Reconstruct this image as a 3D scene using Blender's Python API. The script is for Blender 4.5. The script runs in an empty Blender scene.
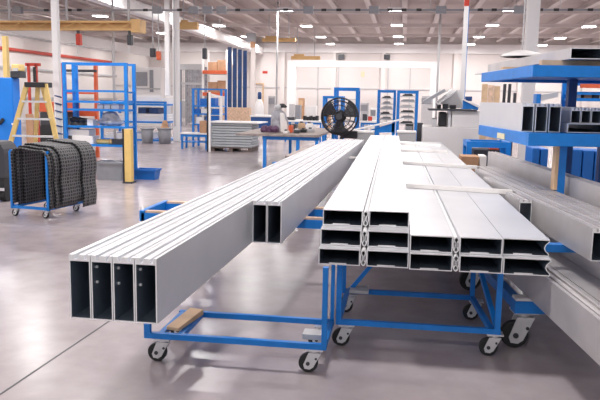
import bpy, bmesh, math, random
from mathutils import Vector, Matrix
random.seed(7)
PI = math.pi
C = bpy.context.scene.collection

# ------------------------------------------------------------------ camera model
F = 700.0; H = 1.5
PITCH = math.atan(101.8/F); YAW = math.atan(103.2/math.hypot(F, 101.8)); ROLL = math.radians(1.0)
cy, sy, cp, sp = math.cos(YAW), math.sin(YAW), math.cos(PITCH), math.sin(PITCH)
fwd = Vector((-sy*cp, cy*cp, -sp)); r0 = Vector((cy, sy, 0)); u0 = Vector((-sy*sp, cy*sp, cp))
cr, sr = math.cos(ROLL), math.sin(ROLL)
RV = cr*r0 + sr*u0; UV = -sr*r0 + cr*u0
EYE = Vector((0, 0, H))
def ray(px, py): return fwd + RV*((px-300)/F) + UV*((200-py)/F)
def gp(px, py, z=0.0):
    d = ray(px, py); return EYE + d*((z-H)/d.z)
def dp(px, py, Y):
    d = ray(px, py); return EYE + d*(Y/d.y)
def pX(px, py, Y): return dp(px, py, Y).x
def pZ(px, py, Y): return dp(px, py, Y).z

# ------------------------------------------------------------------ materials
def mat(name, col, rough=0.5, metal=0.0, emit=None, strength=1.0, var=0.0, scale=8.0, bump=0.0, bscale=40.0, spec=0.5):
    m = bpy.data.materials.new(name); m.use_nodes = True
    nt = m.node_tree; b = nt.nodes['Principled BSDF']
    b.inputs['Base Color'].default_value = (*col, 1); b.inputs['Roughness'].default_value = rough
    b.inputs['Metallic'].default_value = metal; b.inputs['Specular IOR Level'].default_value = spec
    if emit:
        b.inputs['Emission Color'].default_value = (*emit, 1); b.inputs['Emission Strength'].default_value = strength
    tc = nt.nodes.new('ShaderNodeTexCoord')
    if var > 0:
        n = nt.nodes.new('ShaderNodeTexNoise'); n.inputs['Scale'].default_value = scale; n.inputs['Detail'].default_value = 5
        r = nt.nodes.new('ShaderNodeValToRGB')
        r.color_ramp.elements[0].position = .3; r.color_ramp.elements[1].position = .7
        r.color_ramp.elements[0].color = (*[max(0, c*(1-var)) for c in col], 1)
        r.color_ramp.elements[1].color = (*[min(1, c*(1+var)) for c in col], 1)
        nt.links.new(tc.outputs['Object'], n.inputs['Vector']); nt.links.new(n.outputs['Fac'], r.inputs['Fac'])
        nt.links.new(r.outputs['Color'], b.inputs['Base Color'])
    if bump > 0:
        n2 = nt.nodes.new('ShaderNodeTexNoise'); n2.inputs['Scale'].default_value = bscale
        bp = nt.nodes.new('ShaderNodeBump'); bp.inputs['Strength'].default_value = bump
        nt.links.new(tc.outputs['Object'], n2.inputs['Vector']); nt.links.new(n2.outputs['Fac'], bp.inputs['Height'])
        nt.links.new(bp.outputs['Normal'], b.inputs['Normal'])
    return m
M = {}
M['alu'] = mat('satin_aluminium', (.78, .79, .82), .40, .45, var=.03, scale=3)
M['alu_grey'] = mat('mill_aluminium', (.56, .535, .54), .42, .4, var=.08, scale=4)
M['blue'] = mat('blue_paint', (.003, .20, .66), .42, var=.10, scale=9)
M['blue_dark'] = mat('dark_blue_paint', (.012, .075, .27), .45, var=.15, scale=6)
M['blue_bin'] = mat('blue_plastic', (.006, .14, .52), .45)
M['blue_panel'] = mat('blue_panel_paint', (.006, .20, .72), .5, var=.05, scale=2)
M['navy'] = mat('navy_sheet', (.012, .055, .19), .4, var=.3, scale=5)
M['white'] = mat('white_paint', (.88, .87, .87), .45)
M['wall'] = mat('wall_paint', (.73, .685, .67), .7, var=.03, scale=.6)
M['trim'] = mat('trim_paint', (.82, .80, .79), .6)
M['black'] = mat('black_plastic', (.018, .018, .022), .45)
M['dark'] = mat('dark_grey_metal', (.06, .062, .072), .45, .3)
M['rubber'] = mat('black_rubber', (.015, .015, .017), .6)
M['steel'] = mat('zinc_steel', (.70, .70, .72), .4, .45, var=.06, scale=14)
M['grey'] = mat('grey_paint', (.30, .31, .34), .5, var=.06)
M['lgrey'] = mat('light_grey_paint', (.52, .52, .54), .5, var=.04)
M['mgrey'] = mat('machine_grey', (.70, .68, .69), .5, var=.03, scale=3)
M['panelgrey'] = mat('panel_grey', (.42, .45, .48), .5, var=.05)
M['wood'] = mat('bare_wood', (.62, .43, .27), .6, var=.18, scale=6)
M['osb'] = mat('chip_board', (.66, .46, .33), .7, var=.2, scale=18)
M['card'] = mat('brown_cardboard', (.50, .29, .17), .75, var=.12, scale=6)
M['yellow'] = mat('yellow_fibreglass', (.80, .58, .22), .5, var=.06)
M['bollard'] = mat('yellow_bollard_paint', (.80, .56, .20), .5, var=.06)
M['tan'] = mat('tan_crane_paint', (.70, .44, .18), .5, var=.08)
M['orange'] = mat('orange_paint', (.70, .13, .05), .5, var=.1)
M['red'] = mat('red_paint', (.55, .05, .03), .5, var=.1)
M['foam'] = mat('white_foam', (.85, .82, .80), .8)
M['purple'] = mat('purple_cloth', (.10, .045, .10), .7, var=.3, scale=20)
M['cloth'] = mat('grey_cloth', (.36, .36, .40), .8, var=.35, scale=9)
M['plastic_wrap'] = mat('crumpled_plastic', (.45, .46, .50), .3, var=.4, scale=10, bump=.4, bscale=14)
M['deck'] = mat('roof_deck', (.50, .43, .415), .8, var=.06, scale=.5)
M['joist'] = mat('joist_paint', (.66, .60, .585), .7)
M['lamp'] = mat('lamp_glow', (1, 1, 1), .5, emit=(1, .98, .96), strength=14)
M['inner'] = mat('shaded_inner_aluminium', (.20, .25, .32), .35, .5)  # shade inside the hollow planks, painted as a darker blue-grey
M['edge'] = mat('brightened_sawn_aluminium', (.90, .90, .91), .45, .1)  # sawn metal, whitened further to carry the light on the front ends
M['bench'] = mat('worn_bench_top', (.30, .25, .235), .6, var=.25, scale=12)
M['dark_wood'] = mat('dark_wood', (.14, .11, .10), .7, var=.2)
M['sign'] = mat('sign_cream', (.75, .68, .45), .6)

def mesh_mat():
    m = bpy.data.materials.new('honeycomb_rubber'); m.use_nodes = True
    nt = m.node_tree; b = nt.nodes['Principled BSDF']; b.inputs['Roughness'].default_value = .55
    tc = nt.nodes.new('ShaderNodeTexCoord'); v = nt.nodes.new('ShaderNodeTexVoronoi'); v.feature = 'DISTANCE_TO_EDGE'
    v.inputs['Scale'].default_value = 24; v.inputs['Randomness'].default_value = .25
    r = nt.nodes.new('ShaderNodeValToRGB'); r.color_ramp.elements[0].position = .10; r.color_ramp.elements[1].position = .22
    r.color_ramp.elements[0].color = (.14, .14, .15, 1); r.color_ramp.elements[1].color = (.010, .010, .012, 1)
    bp = nt.nodes.new('ShaderNodeBump'); bp.inputs['Strength'].default_value = .8; bp.invert = True
    nt.links.new(tc.outputs['UV'], v.inputs['Vector'])
    nt.links.new(v.outputs['Distance'], r.inputs['Fac']); nt.links.new(r.outputs['Color'], b.inputs['Base Color'])
    nt.links.new(v.outputs['Distance'], bp.inputs['Height']); nt.links.new(bp.outputs['Normal'], b.inputs['Normal'])
    return m
M['mat'] = mesh_mat()

def floor_mat():
    m = bpy.data.materials.new('polished_concrete'); m.use_nodes = True
    nt = m.node_tree; b = nt.nodes['Principled BSDF']; L = nt.links.new
    tc = nt.nodes.new('ShaderNodeTexCoord')
    n1 = nt.nodes.new('ShaderNodeTexNoise'); n1.inputs['Scale'].default_value = .55; n1.inputs['Detail'].default_value = 7; n1.inputs['Roughness'].default_value = .62
    n2 = nt.nodes.new('ShaderNodeTexNoise'); n2.inputs['Scale'].default_value = 5.0; n2.inputs['Detail'].default_value = 6
    ramp = nt.nodes.new('ShaderNodeValToRGB')
    ramp.color_ramp.elements[0].position = .32; ramp.color_ramp.elements[0].color = (.33, .285, .30, 1)
    ramp.color_ramp.elements[1].position = .70; ramp.color_ramp.elements[1].color = (.50, .445, .455, 1)
    mix = nt.nodes.new('ShaderNodeMixRGB'); mix.blend_type = 'MULTIPLY'; mix.inputs['Fac'].default_value = .35
    r2 = nt.nodes.new('ShaderNodeValToRGB'); r2.color_ramp.elements[0].position = .35; r2.color_ramp.elements[0].color = (.72, .70, .72, 1)
    r2.color_ramp.elements[1].position = .6; r2.color_ramp.elements[1].color = (1, 1, 1, 1)
    L(tc.outputs['Object'], n1.inputs['Vector']); L(tc.outputs['Object'], n2.inputs['Vector'])
    L(n1.outputs['Fac'], ramp.inputs['Fac']); L(n2.outputs['Fac'], r2.inputs['Fac'])
    L(ramp.outputs['Color'], mix.inputs['Color1']); L(r2.outputs['Color'], mix.inputs['Color2'])
    L(mix.outputs['Color'], b.inputs['Base Color'])
    rr = nt.nodes.new('ShaderNodeMapRange'); rr.inputs['To Min'].default_value = .19; rr.inputs['To Max'].default_value = .29
    L(n2.outputs['Fac'], rr.inputs['Value']); L(rr.outputs['Result'], b.inputs['Roughness'])
    b.inputs['Specular IOR Level'].default_value = .6
    return m
M['floor'] = floor_mat()

# ------------------------------------------------------------------ builders
class MB:
    def __init__(s, T=None): s.bm = bmesh.new(); s.T = T
    def p(s, v):
        v = Vector(v); return s.T @ v if s.T is not None else v
    def poly(s, pts): return [s.bm.verts.new(s.p(q)) for q in pts]
    def hexa(s, c):
        v = s.poly(c)
        for f in ((0, 3, 2, 1), (4, 5, 6, 7), (0, 1, 5, 4), (1, 2, 6, 5), (2, 3, 7, 6), (3, 0, 4, 7)): s.bm.faces.new([v[i] for i in f])
        return s
    def box(s, x0, x1, y0, y1, z0, z1):
        return s.hexa([(x0, y0, z0), (x1, y0, z0), (x1, y1, z0), (x0, y1, z0), (x0, y0, z1), (x1, y0, z1), (x1, y1, z1), (x0, y1, z1)])
    def px(s, a, b, c, d, Y, dep, z0=None):       # box seen at pixel rectangle a,b..c,d on the plane at distance Y
        P = dp(a, (b+d)/2, Y).x; Q = dp(c, (b+d)/2, Y).x; top = dp((a+c)/2, b, Y).z
        bot = dp((a+c)/2, d, Y).z if z0 is None else z0
        return s.box(P, Q, Y, Y+dep, bot, top)
    def bar(s, a, b, w, h=None, up=(0, 0, 1)):     # rectangular bar between two points
        a, b = Vector(a), Vector(b); h = h or w
        d = (b-a).normalized(); u = Vector(up)
        if abs(d.dot(u)) > .98: u = Vector((0, 1, 0))
        x = d.cross(u).normalized(); y = x.cross(d).normalized()
        q = [(-w/2, -h/2), (w/2, -h/2), (w/2, h/2), (-w/2, h/2)]
        return s.hexa([a+x*i+y*j for i, j in q] + [b+x*i+y*j for i, j in q])
    def cyl(s, a, b, r, n=14, r2=None):
        a, b = Vector(a), Vector(b); d = (b-a).normalized(); r2 = r if r2 is None else r2
        u = Vector((0, 0, 1)) if abs(d.z) < .9 else Vector((1, 0, 0))
        x = d.cross(u).normalized(); y = d.cross(x)
        A = s.poly([a+(x*math.cos(2*PI*i/n)+y*math.sin(2*PI*i/n))*r for i in range(n)])
        B = s.poly([b+(x*math.cos(2*PI*i/n)+y*math.sin(2*PI*i/n))*r2 for i in range(n)])
        for i in range(n): s.bm.faces.new([A[i], A[(i+1) % n], B[(i+1) % n], B[i]]).smooth = n > 8
        s.bm.faces.new(A[::-1]); s.bm.faces.new(B)
        return s
    def lathe(s, c, prof, n=20):                  # prof: (radius, z) about a vertical axis through c
        c = Vector(c); rings = [s.poly([c+Vector((r*math.cos(2*PI*i/n), r*math.sin(2*PI*i/n), z)) for i in range(n)]) for r, z in prof]
        for A, B in zip(rings, rings[1:]):
            for i in range(n): s.bm.faces.new([A[i], A[(i+1) % n], B[(i+1) % n], B[i]]).smooth = True
        s.bm.faces.new(rings[0][::-1]); s.bm.faces.new(rings[-1])
        return s
    def torus(s, c, ax, R, r, n=40, k=6):
        c = Vector(c); ax = Vector(ax).normalized(); u = Vector((0, 0, 1)) if abs(ax.z) < .9 else Vector((1, 0, 0))
        x = ax.cross(u).normalized(); y = ax.cross(x); rings = []
        for i in range(n):
            t = 2*PI*i/n; e = x*math.cos(t)+y*math.sin(t)
            rings.append(s.poly([c+e*(R+r*math.cos(2*PI*j/k))+ax*(r*math.sin(2*PI*j/k)) for j in range(k)]))
        for i in range(n):
            A, B = rings[i], rings[(i+1) % n]
            for j in range(k): s.bm.faces.new([A[j], A[(j+1) % k], B[(j+1) % k], B[j]]).smooth = True
        return s
    def prism(s, pts, d):                          # closed outline of 3-D points swept by the vector d
        d = Vector(d); A = s.poly(pts); B = s.poly([Vector(q)+d for q in pts]); n = len(A)
        s.bm.faces.new(A); s.bm.faces.new(B[::-1])
        for i in range(n): s.bm.faces.new([A[i], B[i], B[(i+1) % n], A[(i+1) % n]])
        return s
    def ring(s, outer, inner, y0, y1):             # hollow section: loops of (x, z), swept along y
        n = len(outer)
        oA = s.poly([(x, y0, z) for x, z in outer]); iA = s.poly([(x, y0, z) for x, z in inner])
        oB = s.poly([(x, y1, z) for x, z in outer]); iB = s.poly([(x, y1, z) for x, z in inner])
        for i in range(n):
            j = (i+1) % n
            for f in ((oA[i], oA[j], oB[j], oB[i]), (iA[j], iA[i], iB[i], iB[j]), (oA[j], oA[i], iA[i], iA[j]), (oB[i], oB[j], iB[j], iB[i])):
                fc = s.bm.faces.new(f)
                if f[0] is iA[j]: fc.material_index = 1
        return s
    def blob(s, c, rx, ry, rz, seed=0, amp=.18, sub=3):
        rnd = random.Random(seed); ph = [rnd.uniform(0, 6) for _ in range(6)]
        g = bmesh.ops.create_icosphere(s.bm, subdivisions=sub, radius=1)
        for v in g['verts']:
            q = v.co.copy(); k = 1+amp*(math.sin(4*q.x+ph[0])+math.sin(5*q.y+ph[1])+math.sin(6*q.z+ph[2]))/2
            z = max(q.z*k*rz, -.55*rz)
            v.co = s.p(Vector(c)+Vector((q.x*k*rx, q.y*k*ry, z)))
        return s
    def build(s, name, m, parent=None, bevel=0.0):
        bmesh.ops.recalc_face_normals(s.bm, faces=s.bm.faces) if bevel >= 0 else None
        co = [v.co for v in s.bm.verts]
        if parent is None:
            off = Vector(((min(c.x for c in co)+max(c.x for c in co))/2, (min(c.y for c in co)+max(c.y for c in co))/2, min(c.z for c in co)))
        else:
            off = OFF[parent.name]
        for v in s.bm.verts: v.co -= off
        me = bpy.data.meshes.new(name); s.bm.to_mesh(me); s.bm.free()
        me.materials.append(M[m])
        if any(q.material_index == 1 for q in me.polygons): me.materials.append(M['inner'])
        o = bpy.data.objects.new(name, me); C.objects.link(o)
        if parent is None: o.location = off
        else: o.parent = parent
        OFF[o.name] = off.copy()
        if bevel > 0:
            b = o.modifiers.new('bevel', 'BEVEL'); b.width = bevel; b.segments = 2; b.limit_method = 'ANGLE'
        return o
OFF = {}
def thing(name, label, cat, loc, group=None):
    o = bpy.data.objects.new(name, None); C.objects.link(o); o.location = loc; o.empty_display_size = .1
    OFF[o.name] = Vector(loc); o['label'] = label; o['category'] = cat; o['kind'] = 'thing'
    if group: o['group'] = group
    return o
def tag(o, label, cat, group=None, kind='thing'):
    o['label'] = label; o['category'] = cat; o['kind'] = kind
    if group: o['group'] = group
    return o
def struct(name, mb, m, bevel=0.0):
    o = mb.build(name, m, None, bevel); o['kind'] = 'structure'; return o
ORD = ['first', 'second', 'third', 'fourth', 'fifth', 'sixth', 'seventh', 'eighth', 'ninth', 'tenth', 'eleventh', 'twelfth']

# ------------------------------------------------------------------ the hall
XL, XR, YB, YF, ZC = -20.0, 15.0, 47.0, -7.0, 5.5
struct('floor', MB().box(XL-.3, XR+.3, YF, YB+.3, -.2, 0), 'floor')
struct('ceiling', MB().box(XL-.3, XR+.3, YF, YB+.3, ZC, ZC+.2), 'deck')
struct('wall_back', MB().box(XL-.3, XR+.3, YB, YB+.3, 0, ZC), 'wall')
struct('wall_left', MB().box(XL-.3, XL, YF, YB, 0, ZC), 'wall')
struct('wall_right', MB().box(XR, XR+.3, YF, YB, 0, ZC), 'wall')
tn = [0]
def trim(mb, m='trim'):
    tn[0] += 1; return struct('trim_%d' % tn[0], mb, m)
# roof joists and purlins
for k in range(24):
    x = XL+1.0+k*1.45
    trim(MB().box(x-.05, x+.05, 24, YB, ZC-.22, ZC).box(x-.11, x+.11, 24, YB, ZC-.25, ZC-.22), 'joist')
for y in (30.5, 36, 41.5): trim(MB().box(XL, XR, y-.09, y+.09, ZC-.42, ZC-.25), 'joist')
# back wall: eave band, dark reveal, panel joints, pilasters
def wallbox(a, b, c, d, dep, m):
    trim(MB().px(a, b, c, d, YB-dep, dep-.002), m)
trim(MB().box(XL, XR, YB-.28, YB-.002, pZ(345, 53, YB), pZ(345, 44, YB)), 'white')
trim(MB().box(XL, XR, YB-.06, YB-.002, pZ(345, 89, YB), pZ(345, 88.2, YB)), 'lgrey')
for a in (253, 283, 334, 383, 455, 520, 585): trim(MB().box(pX(a, 80, YB)-.14, pX(a, 80, YB)+.14, YB-.25, YB-.003, 0, pZ(345, 53, YB)), 'wall')
for a in (318, 338.5, 388, 410): trim(MB().box(pX(a, 80, YB)-.03, pX(a, 80, YB)+.03, YB-.05, YB-.003, 0, 3.6), 'lgrey')
# saw-cut joints in the concrete slab
p, q = gp(0, 394.5), gp(113, 318.6)
d = (q-p).normalized()
trim(MB().bar(p-d*1.5+Vector((0, 0, .0008)), q+d*3.2+Vector((0, 0, .0008)), .011, .0016), 'dark')
for y in (7.4, 13.2, 19.0): trim(MB().box(-14, -1.5 if y < 8 else 8, y-.004, y+.004, .0, .0016), 'grey')
# ledges along the left wall
for z, m in ((4.4, 'lgrey'), (2.75, 'lgrey'), (1.2, 'lgrey')): trim(MB().box(XL+.002, XL+.12, 5, YB, z, z+.1), m)

# ------------------------------------------------------------------ aluminium planks
def loops_standing(x0, w, z0, h, t=.005):
    top = [(w, h), (w-.013, h), (w-.015, h-.020), (w-.026, h-.020), (w-.028, h-.003), (.046, h), (.036, h-.003), (.034, h-.020), (.023, h-.020), (.021, h), (0, h)]
    out = [(0, 0), (w, 0)] + top
    inn = [(t, t), (w-t, t)] + [(min(max(x, t), w-t), h-.027) for x, z in top]
    f = lambda l: [(x0+x, z0+z) for x, z in l]
    return f(out), f(inn)
def loops_flat(x0, w, z0, h, t=.0055, side=0):
    out = [(0, 0), (w, 0)]; rt = [(w, .012), (w-.018, h*.32), (w-.024, h*.5), (w-.018, h*.68), (w, h-.012)] if side else []
    out += rt + [(w, h), (0, h)]
    inn = [(t, t), (w-t, t)] + [(x-t if x < w else w-t, min(max(z, t), h-t)) for x, z in rt] + [(w-t, h-t), (t, h-t)]
    f = lambda l: [(x0+x, z0+z) for x, z in l]
    return f(out), f(inn)

def sawn(T, a, b, y0, o, lip=None):
    mb = MB(T).ring(a, b, y0-.002, y0-.0002)
    if lip: mb.box(lip[0], lip[1], y0-.002, y0+.003, lip[2], lip[3])
    for f in mb.bm.faces: f.material_index = 0
    mb.build('sawn_edge', 'edge', o)
# left bundle of tall planks, turned one degree
TL = Matrix.Translation((-1.333, 2.63, 0)) @ Matrix.Rotation(-math.radians(.93), 4, 'Z')
LB, LH, LP = .584, .270, .0945
for i in range(6):
    y0 = 0 if i < 4 else 1.67
    root_loc = TL @ Vector((i*LP+.046, y0, LB))
    lab = ('tall aluminium plank with open end, %s from left of the four jutting over the floor' % ORD[i]) if i < 4 else \
          ('shorter set-back tall aluminium plank, %s of the pair beside the long four' % ('left' if i == 4 else 'right'))
    o = thing('aluminium_plank', lab, 'aluminium plank', root_loc, 'tall planks standing side by side on the left cart')
    a, b = loops_standing(i*LP, LP-.003, LB, LH)
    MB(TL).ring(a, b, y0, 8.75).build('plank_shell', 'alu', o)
    sawn(TL, a, b, y0, o)
    if 1 <= i < 4:
        for zz in (.215, .150):
            MB(TL).cyl((i*LP+.0045, y0+.035, LB+zz), (i*LP+.013, y0+.035, LB+zz), .006, 10).build('rivet', 'edge', o)
# loose grey plank lying beyond the bundle
o = MB(TL).box(-.42, -.28, 7.05, 9.4, .585, .70).build('metal_bar', 'bench', None, .004)
tag(o, 'brownish grey bar lying behind the left edge of the tall planks', 'metal bar')

# right stack of flat planks
TR = Matrix.Translation((-.455, 0, 0)) @ Matrix.Translation((0, 3.9, 0)) @ Matrix.Rotation(math.radians(.9), 4, 'Z') @ Matrix.Translation((0, -3.9, 0))
PH, PP, PZ = .0945, .0965, .560
cols = [(0, .236, 0), (.274, .236, 0), (.514, .236, 0), (.788, .232, 0), (1.024, .252, 1)]
names_c = ['first', 'second', 'third', 'fourth', 'fifth']
fronts = {(0, 0): 3.90, (0, 1): 3.90, (0, 2): 3.875, (0, 3): 3.875, (0, 4): 3.87, (1, 0): 3.985, (1, 1): 3.985, (1, 2): 3.91, (1, 3): 3.91, (1, 4): 3.93, (2, 0): 4.10, (2, 1): 4.12}
lay = ['bottom', 'middle', 'top']
for (l, c), y0 in fronts.items():
    x0, w, side = cols[c]; z0 = PZ+l*PP
    if l < 2: lab = 'flat aluminium plank, %s from left in the %s layer of the right stack' % (names_c[c], lay[l])
    else: lab = 'flat aluminium plank, %s of the two forming the top layer of the stack' % ('left' if c == 0 else 'right')
    o = thing('aluminium_plank', lab, 'aluminium plank', TR @ Vector((x0+w/2, y0, z0)), 'flat planks stacked in layers on the cart')
    a, b = loops_flat(x0, w, z0, PH, side=side)
    mb = MB(TR).ring(a, b, y0, 13.0)
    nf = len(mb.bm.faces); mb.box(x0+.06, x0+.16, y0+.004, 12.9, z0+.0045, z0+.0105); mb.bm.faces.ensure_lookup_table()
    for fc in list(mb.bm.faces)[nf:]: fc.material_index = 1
    mb.build('plank_shell', 'alu', o)
    sawn(TR, a, b, y0, o, (x0+.06, x0+.16, z0+.004, z0+.012))
    if c in (0, 2):                                # oval hinge between this plank and the next
        n = 16; cx, cz = x0+w+.019, z0+PH/2
        oo = [(cx+.0195*math.cos(2*PI*i/n), cz+.0465*math.sin(2*PI*i/n)) for i in range(n)]
        ii = [(cx+.0135*math.cos(2*PI*i/n), cz+.0395*math.sin(2*PI*i/n)) for i in range(n)]
        m2 = MB(TR).ring(oo, ii, y0-.004, 13.0)
        m2.bar((cx-.010, y0-.001, cz-.024), (cx+.010, y0-.001, cz+.024), .006, .006)
        m2.bar((cx-.010, y0-.001, cz+.024), (cx+.010, y0-.001, cz-.024), .006, .006)
        m2.bar((cx, y0-.001, cz-.012), (cx, y0-.001, cz+.012), .014, .006)
        [setattr(f, 'material_index', 0) for f in m2.bm.faces]; m2.build('hinge_strip', 'edge', o)
# white spacer strips lying across the stack
ZS = PZ+2*PP-.0008
for i, (a, b, w, lab) in enumerate([((404, 186), (512, 193), .07, 'white foam strip across the flat planks, nearest and longest of the four'),
                       ((402, 163), (477, 168), .075, 'white foam strip across the flat planks, second one from the open ends'),
                       ((399, 150.5), (448, 152.5), .08, 'white foam strip across the flat planks, third one from the open ends'),
                       ((397.5, 143.5), (441, 146), .08, 'white foam strip across the flat planks, farthest from the open ends')]):
    P, Q = gp(*a, ZS+.01), gp(*b, ZS+.01)
    mb = MB(); n = 9
    A = [P.lerp(Q, t/n) for t in range(n+1)]
    for k in range(n):
        e0, e1 = w*(.5+.06*math.sin(k*2.1+i)), w*(.5+.06*math.sin((k+1)*2.1+i))
        a0, a1 = A[k], A[k+1]
        mb.hexa([(a0.x, a0.y-e0, ZS+.0015), (a1.x, a1.y-e1, ZS+.0015), (a1.x, a1.y+e1, ZS+.0015), (a0.x, a0.y+e0, ZS+.0015),
                 (a0.x, a0.y-e0, ZS+.034), (a1.x, a1.y-e1, ZS+.034), (a1.x, a1.y+e1, ZS+.034), (a0.x, a0.y+e0, ZS+.034)])
    tag(mb.build('spacer_strip', 'foam'), lab, 'foam strip', 'foam strips laid across the planks')
q = gp(350, 158.5, ZS)
tag(MB().box(q.x-.09, TR[0][3]-.12, q.y-.05, q.y+.05, ZS+.0015, ZS+.02).build('spacer_strip', 'foam'), 'short white foam end poking out left of the top plank pair', 'foam strip')

# ------------------------------------------------------------------ carts
def caster(parent, x, y, ztop, r=.054, sx=-1, T=None):
    k = r/.054; w = .034*k; ax = x+sx*.034*k
    f = MB(T); f.box(x-.048*k, x+.048*k, y-.04*k, y+.04*k, ztop-.009, ztop)
    f.cyl((x, y, ztop-.026*k), (x, y, ztop-.009), .026*k)
    for s in (-1, 1):
        yy = y+s*(w/2+.006*k); t = .0035*k
        zt = ztop-.024*k
        pts = [(x-.032*k, yy-t/2, zt), (x+.038*k, yy-t/2, zt), (ax+.030*k, yy-t/2, r-.020*k), (ax+.010*k, yy-t/2, r-.034*k), (ax-.018*k, yy-t/2, r-.030*k), (ax-.026*k, yy-t/2, r-.008*k)]
        f.prism(pts, (0, t, 0))
    f.box(x-.030*k, x+.034*k, y-w/2-.007*k, y+w/2+.007*k, ztop-.030*k, ztop-.024*k)
    fo = f.build('caster', 'steel', parent)
    n = 24
    MB(T).cyl((ax, y-w/2, r), (ax, y+w/2, r), r, n).build('wheel', 'rubber', fo, .004*k)
    MB(T).cyl((ax, y-w/2-.013*k, r), (ax, y+w/2+.013*k, r), .011*k, 10).build('axle_bolt', 'dark', fo)
    MB(T).cyl((x+.010*k, y-w/2-.012*k, r+.030*k), (x+.010*k, y-w/2-.004*k, r+.030*k), .007*k, 8).build('brake_stud', 'dark', fo)

zb0, zb1 = .140, .172
def sq(mb, a, b, w=.030): return mb.bar(a, b, w)
# front left cart
o = thing('transport_cart', 'low blue steel cart on four casters under the tall planks', 'cart', (-.92, 3.86, 0), None)
zm = (zb0+zb1)/2
x0, x1, y0, y1 = -1.395, -.375, 3.66, 4.09
MB().bar((x0, y0, zm), (x1, y0, zm), .03, .032).build('base_rail', 'blue', o)
MB().bar((x0+.05, y1, zm), (x1, y1, zm), .03, .032).build('base_rail', 'blue', o)
MB().bar((x1-.015, y0, zm), (x1-.015, y1, zm), .03, .032).build('base_rail', 'blue', o)
MB().bar((x0+.075, y0, zm), (x0+.075, y1, zm), .03, .03).build('cross_rail', 'blue', o)
MB().bar((x0+.19, y0, zm), (x0+.19, y1, zm), .03, .03).build('cross_rail', 'blue', o)
MB().box(x0-.016, x0+.018, y0-.016, y0+.016, zb0, .222).build('corner_stub', 'blue', o)
MB().bar((x1-.012, y0, zb0), (x1-.012, y0, .602), .028, .034).build('post', 'blue', o)
MB().bar((x1-.012, y1, zb0), (x1-.012, y1, .5585), .022, .022).build('post', 'blue', o)
MB().box(x1-.14, x1-.03, y0+.05, y0+.15, zb1, zb1+.03).build('mounting_block', 'lgrey', o)
for xx, yy in ((x0+.085, y0+.02), (x1-.065, y0+.02), (x0+.085, y1-.02), (x1-.065, y1-.02)): caster(o, xx, yy, zb0)
q = MB().hexa([(x0+.09, y0+.06, zb1), (x0+.17, y0+.04, zb1), (x0+.22, y1-.06, zb1), (x0+.13, y1-.04, zb1), (x0+.09, y0+.06, zb1+.02), (x0+.17, y0+.04, zb1+.02), (x0+.22, y1-.06, zb1+.035), (x0+.13, y1-.04, zb1+.035)]).build('wooden_offcut', 'wood', None, .003)
tag(q, 'pale wooden offcut lying on the caster end of the low blue cart', 'wood offcut')

# right cart under the flat planks
o = thing('transport_cart', 'blue steel cart with corner posts and braces carrying the flat plank stack', 'cart', (.15, 4.47, 0), None)
x0, x1, y0, y1 = -.35, .61, 4.115, 4.82
zt = .5585
for a, b in (((x0, y0, zm), (x1, y0, zm)), ((x0, y1, zm), (x1-.1, y1, zm)), ((x0, y0, zm), (x0, y1, zm)), ((x1-.05, y0, zm), (x1-.1, y1, zm))):
    MB().bar(a, b, .03, .032).build('base_rail', 'blue', o)
for xx, yy in ((x0, y0), (x0-.03, y1), (x1-.02, y0), (x1-.1, y1)): MB().bar((xx, yy, zb0), (xx, yy, zt), .032).build('post', 'blue', o)
for a, b in (((x0, y1, zt-.015), (x1-.1, y1, zt-.015)), ((x0, y0+.1, zt-.015), (x1, y0+.1, zt-.015))): MB().bar(a, b, .03, .03).build('top_rail', 'blue', o)
MB().bar((x0+.02, y1-.03, zb1), (x0+.30, y1-.03, zt-.02), .028).build('brace', 'blue', o)
MB().bar((x1-.02, y0+.04, zb1), (x1-.09, y1-.04, zt-.10), .028).build('brace', 'blue', o)
MB().box(x0+.02, x0+.15, y1-.12, y1+.03, zb1, zb1+.02).build('mounting_block', 'lgrey', o)
for xx, yy in ((x0+.05, y0+.02), (x1-.03, y0+.02), (x0+.02, y1), (x1-.07, y1)): caster(o, xx, yy, zb0)

# cantilever cart further back whose arms carry the tall planks
o = thing('cantilever_cart', 'blue cart with wood-topped arms passing under the tall planks', 'cart', (-1.8, 5.4, 0), None)
for yy in (5.34, 5.86):
    MB().box(-2.06, -.46, yy-.04, yy+.04, .50, .568).build('arm', 'blue', o)
    MB().box(-2.03, -.47, yy-.03, yy+.03, .568, .5835).build('wood_strip', 'osb', o)
    MB().bar((-1.62, yy, .16), (-1.62, yy, .50), .05).build('post', 'blue', o)
    MB().bar((-2.03, yy, .157), (-1.50, yy, .157), .04, .034).build('base_rail', 'blue', o)
MB().box(-2.075, -2.035, 5.30, 5.90, .50, .585).build('end_rail', 'blue', o)
MB().bar((-1.62, 5.34, .157), (-1.62, 5.86, .157), .04, .034).build('base_rail', 'blue', o)
for xx in (-1.98, -1.56):
    for yy in (5.34, 5.86): caster(o, xx, yy, zb0)

# trestles under the far halves
def trestle(x0, x1, y, z, label):
    o = thing('trestle', label, 'trestle', ((x0+x1)/2, y, 0))
    MB().box(x0, x1, y-.04, y+.04, z-.08, z).build('beam', 'blue', o)
    for xx in (x0+.08, x1-.08):
        for s in (-1, 1): MB().bar((xx, y+s*.25, 0), (xx, y+s*.03, z-.07), .04).build('leg', 'blue', o)
trestle(-1.85, -.62, 9.9, .5835, 'blue trestle under the far end of the tall planks')
trestle(-.58, .75, 9.9, .5585, 'blue trestle under the far end of the flat plank stack')

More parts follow.
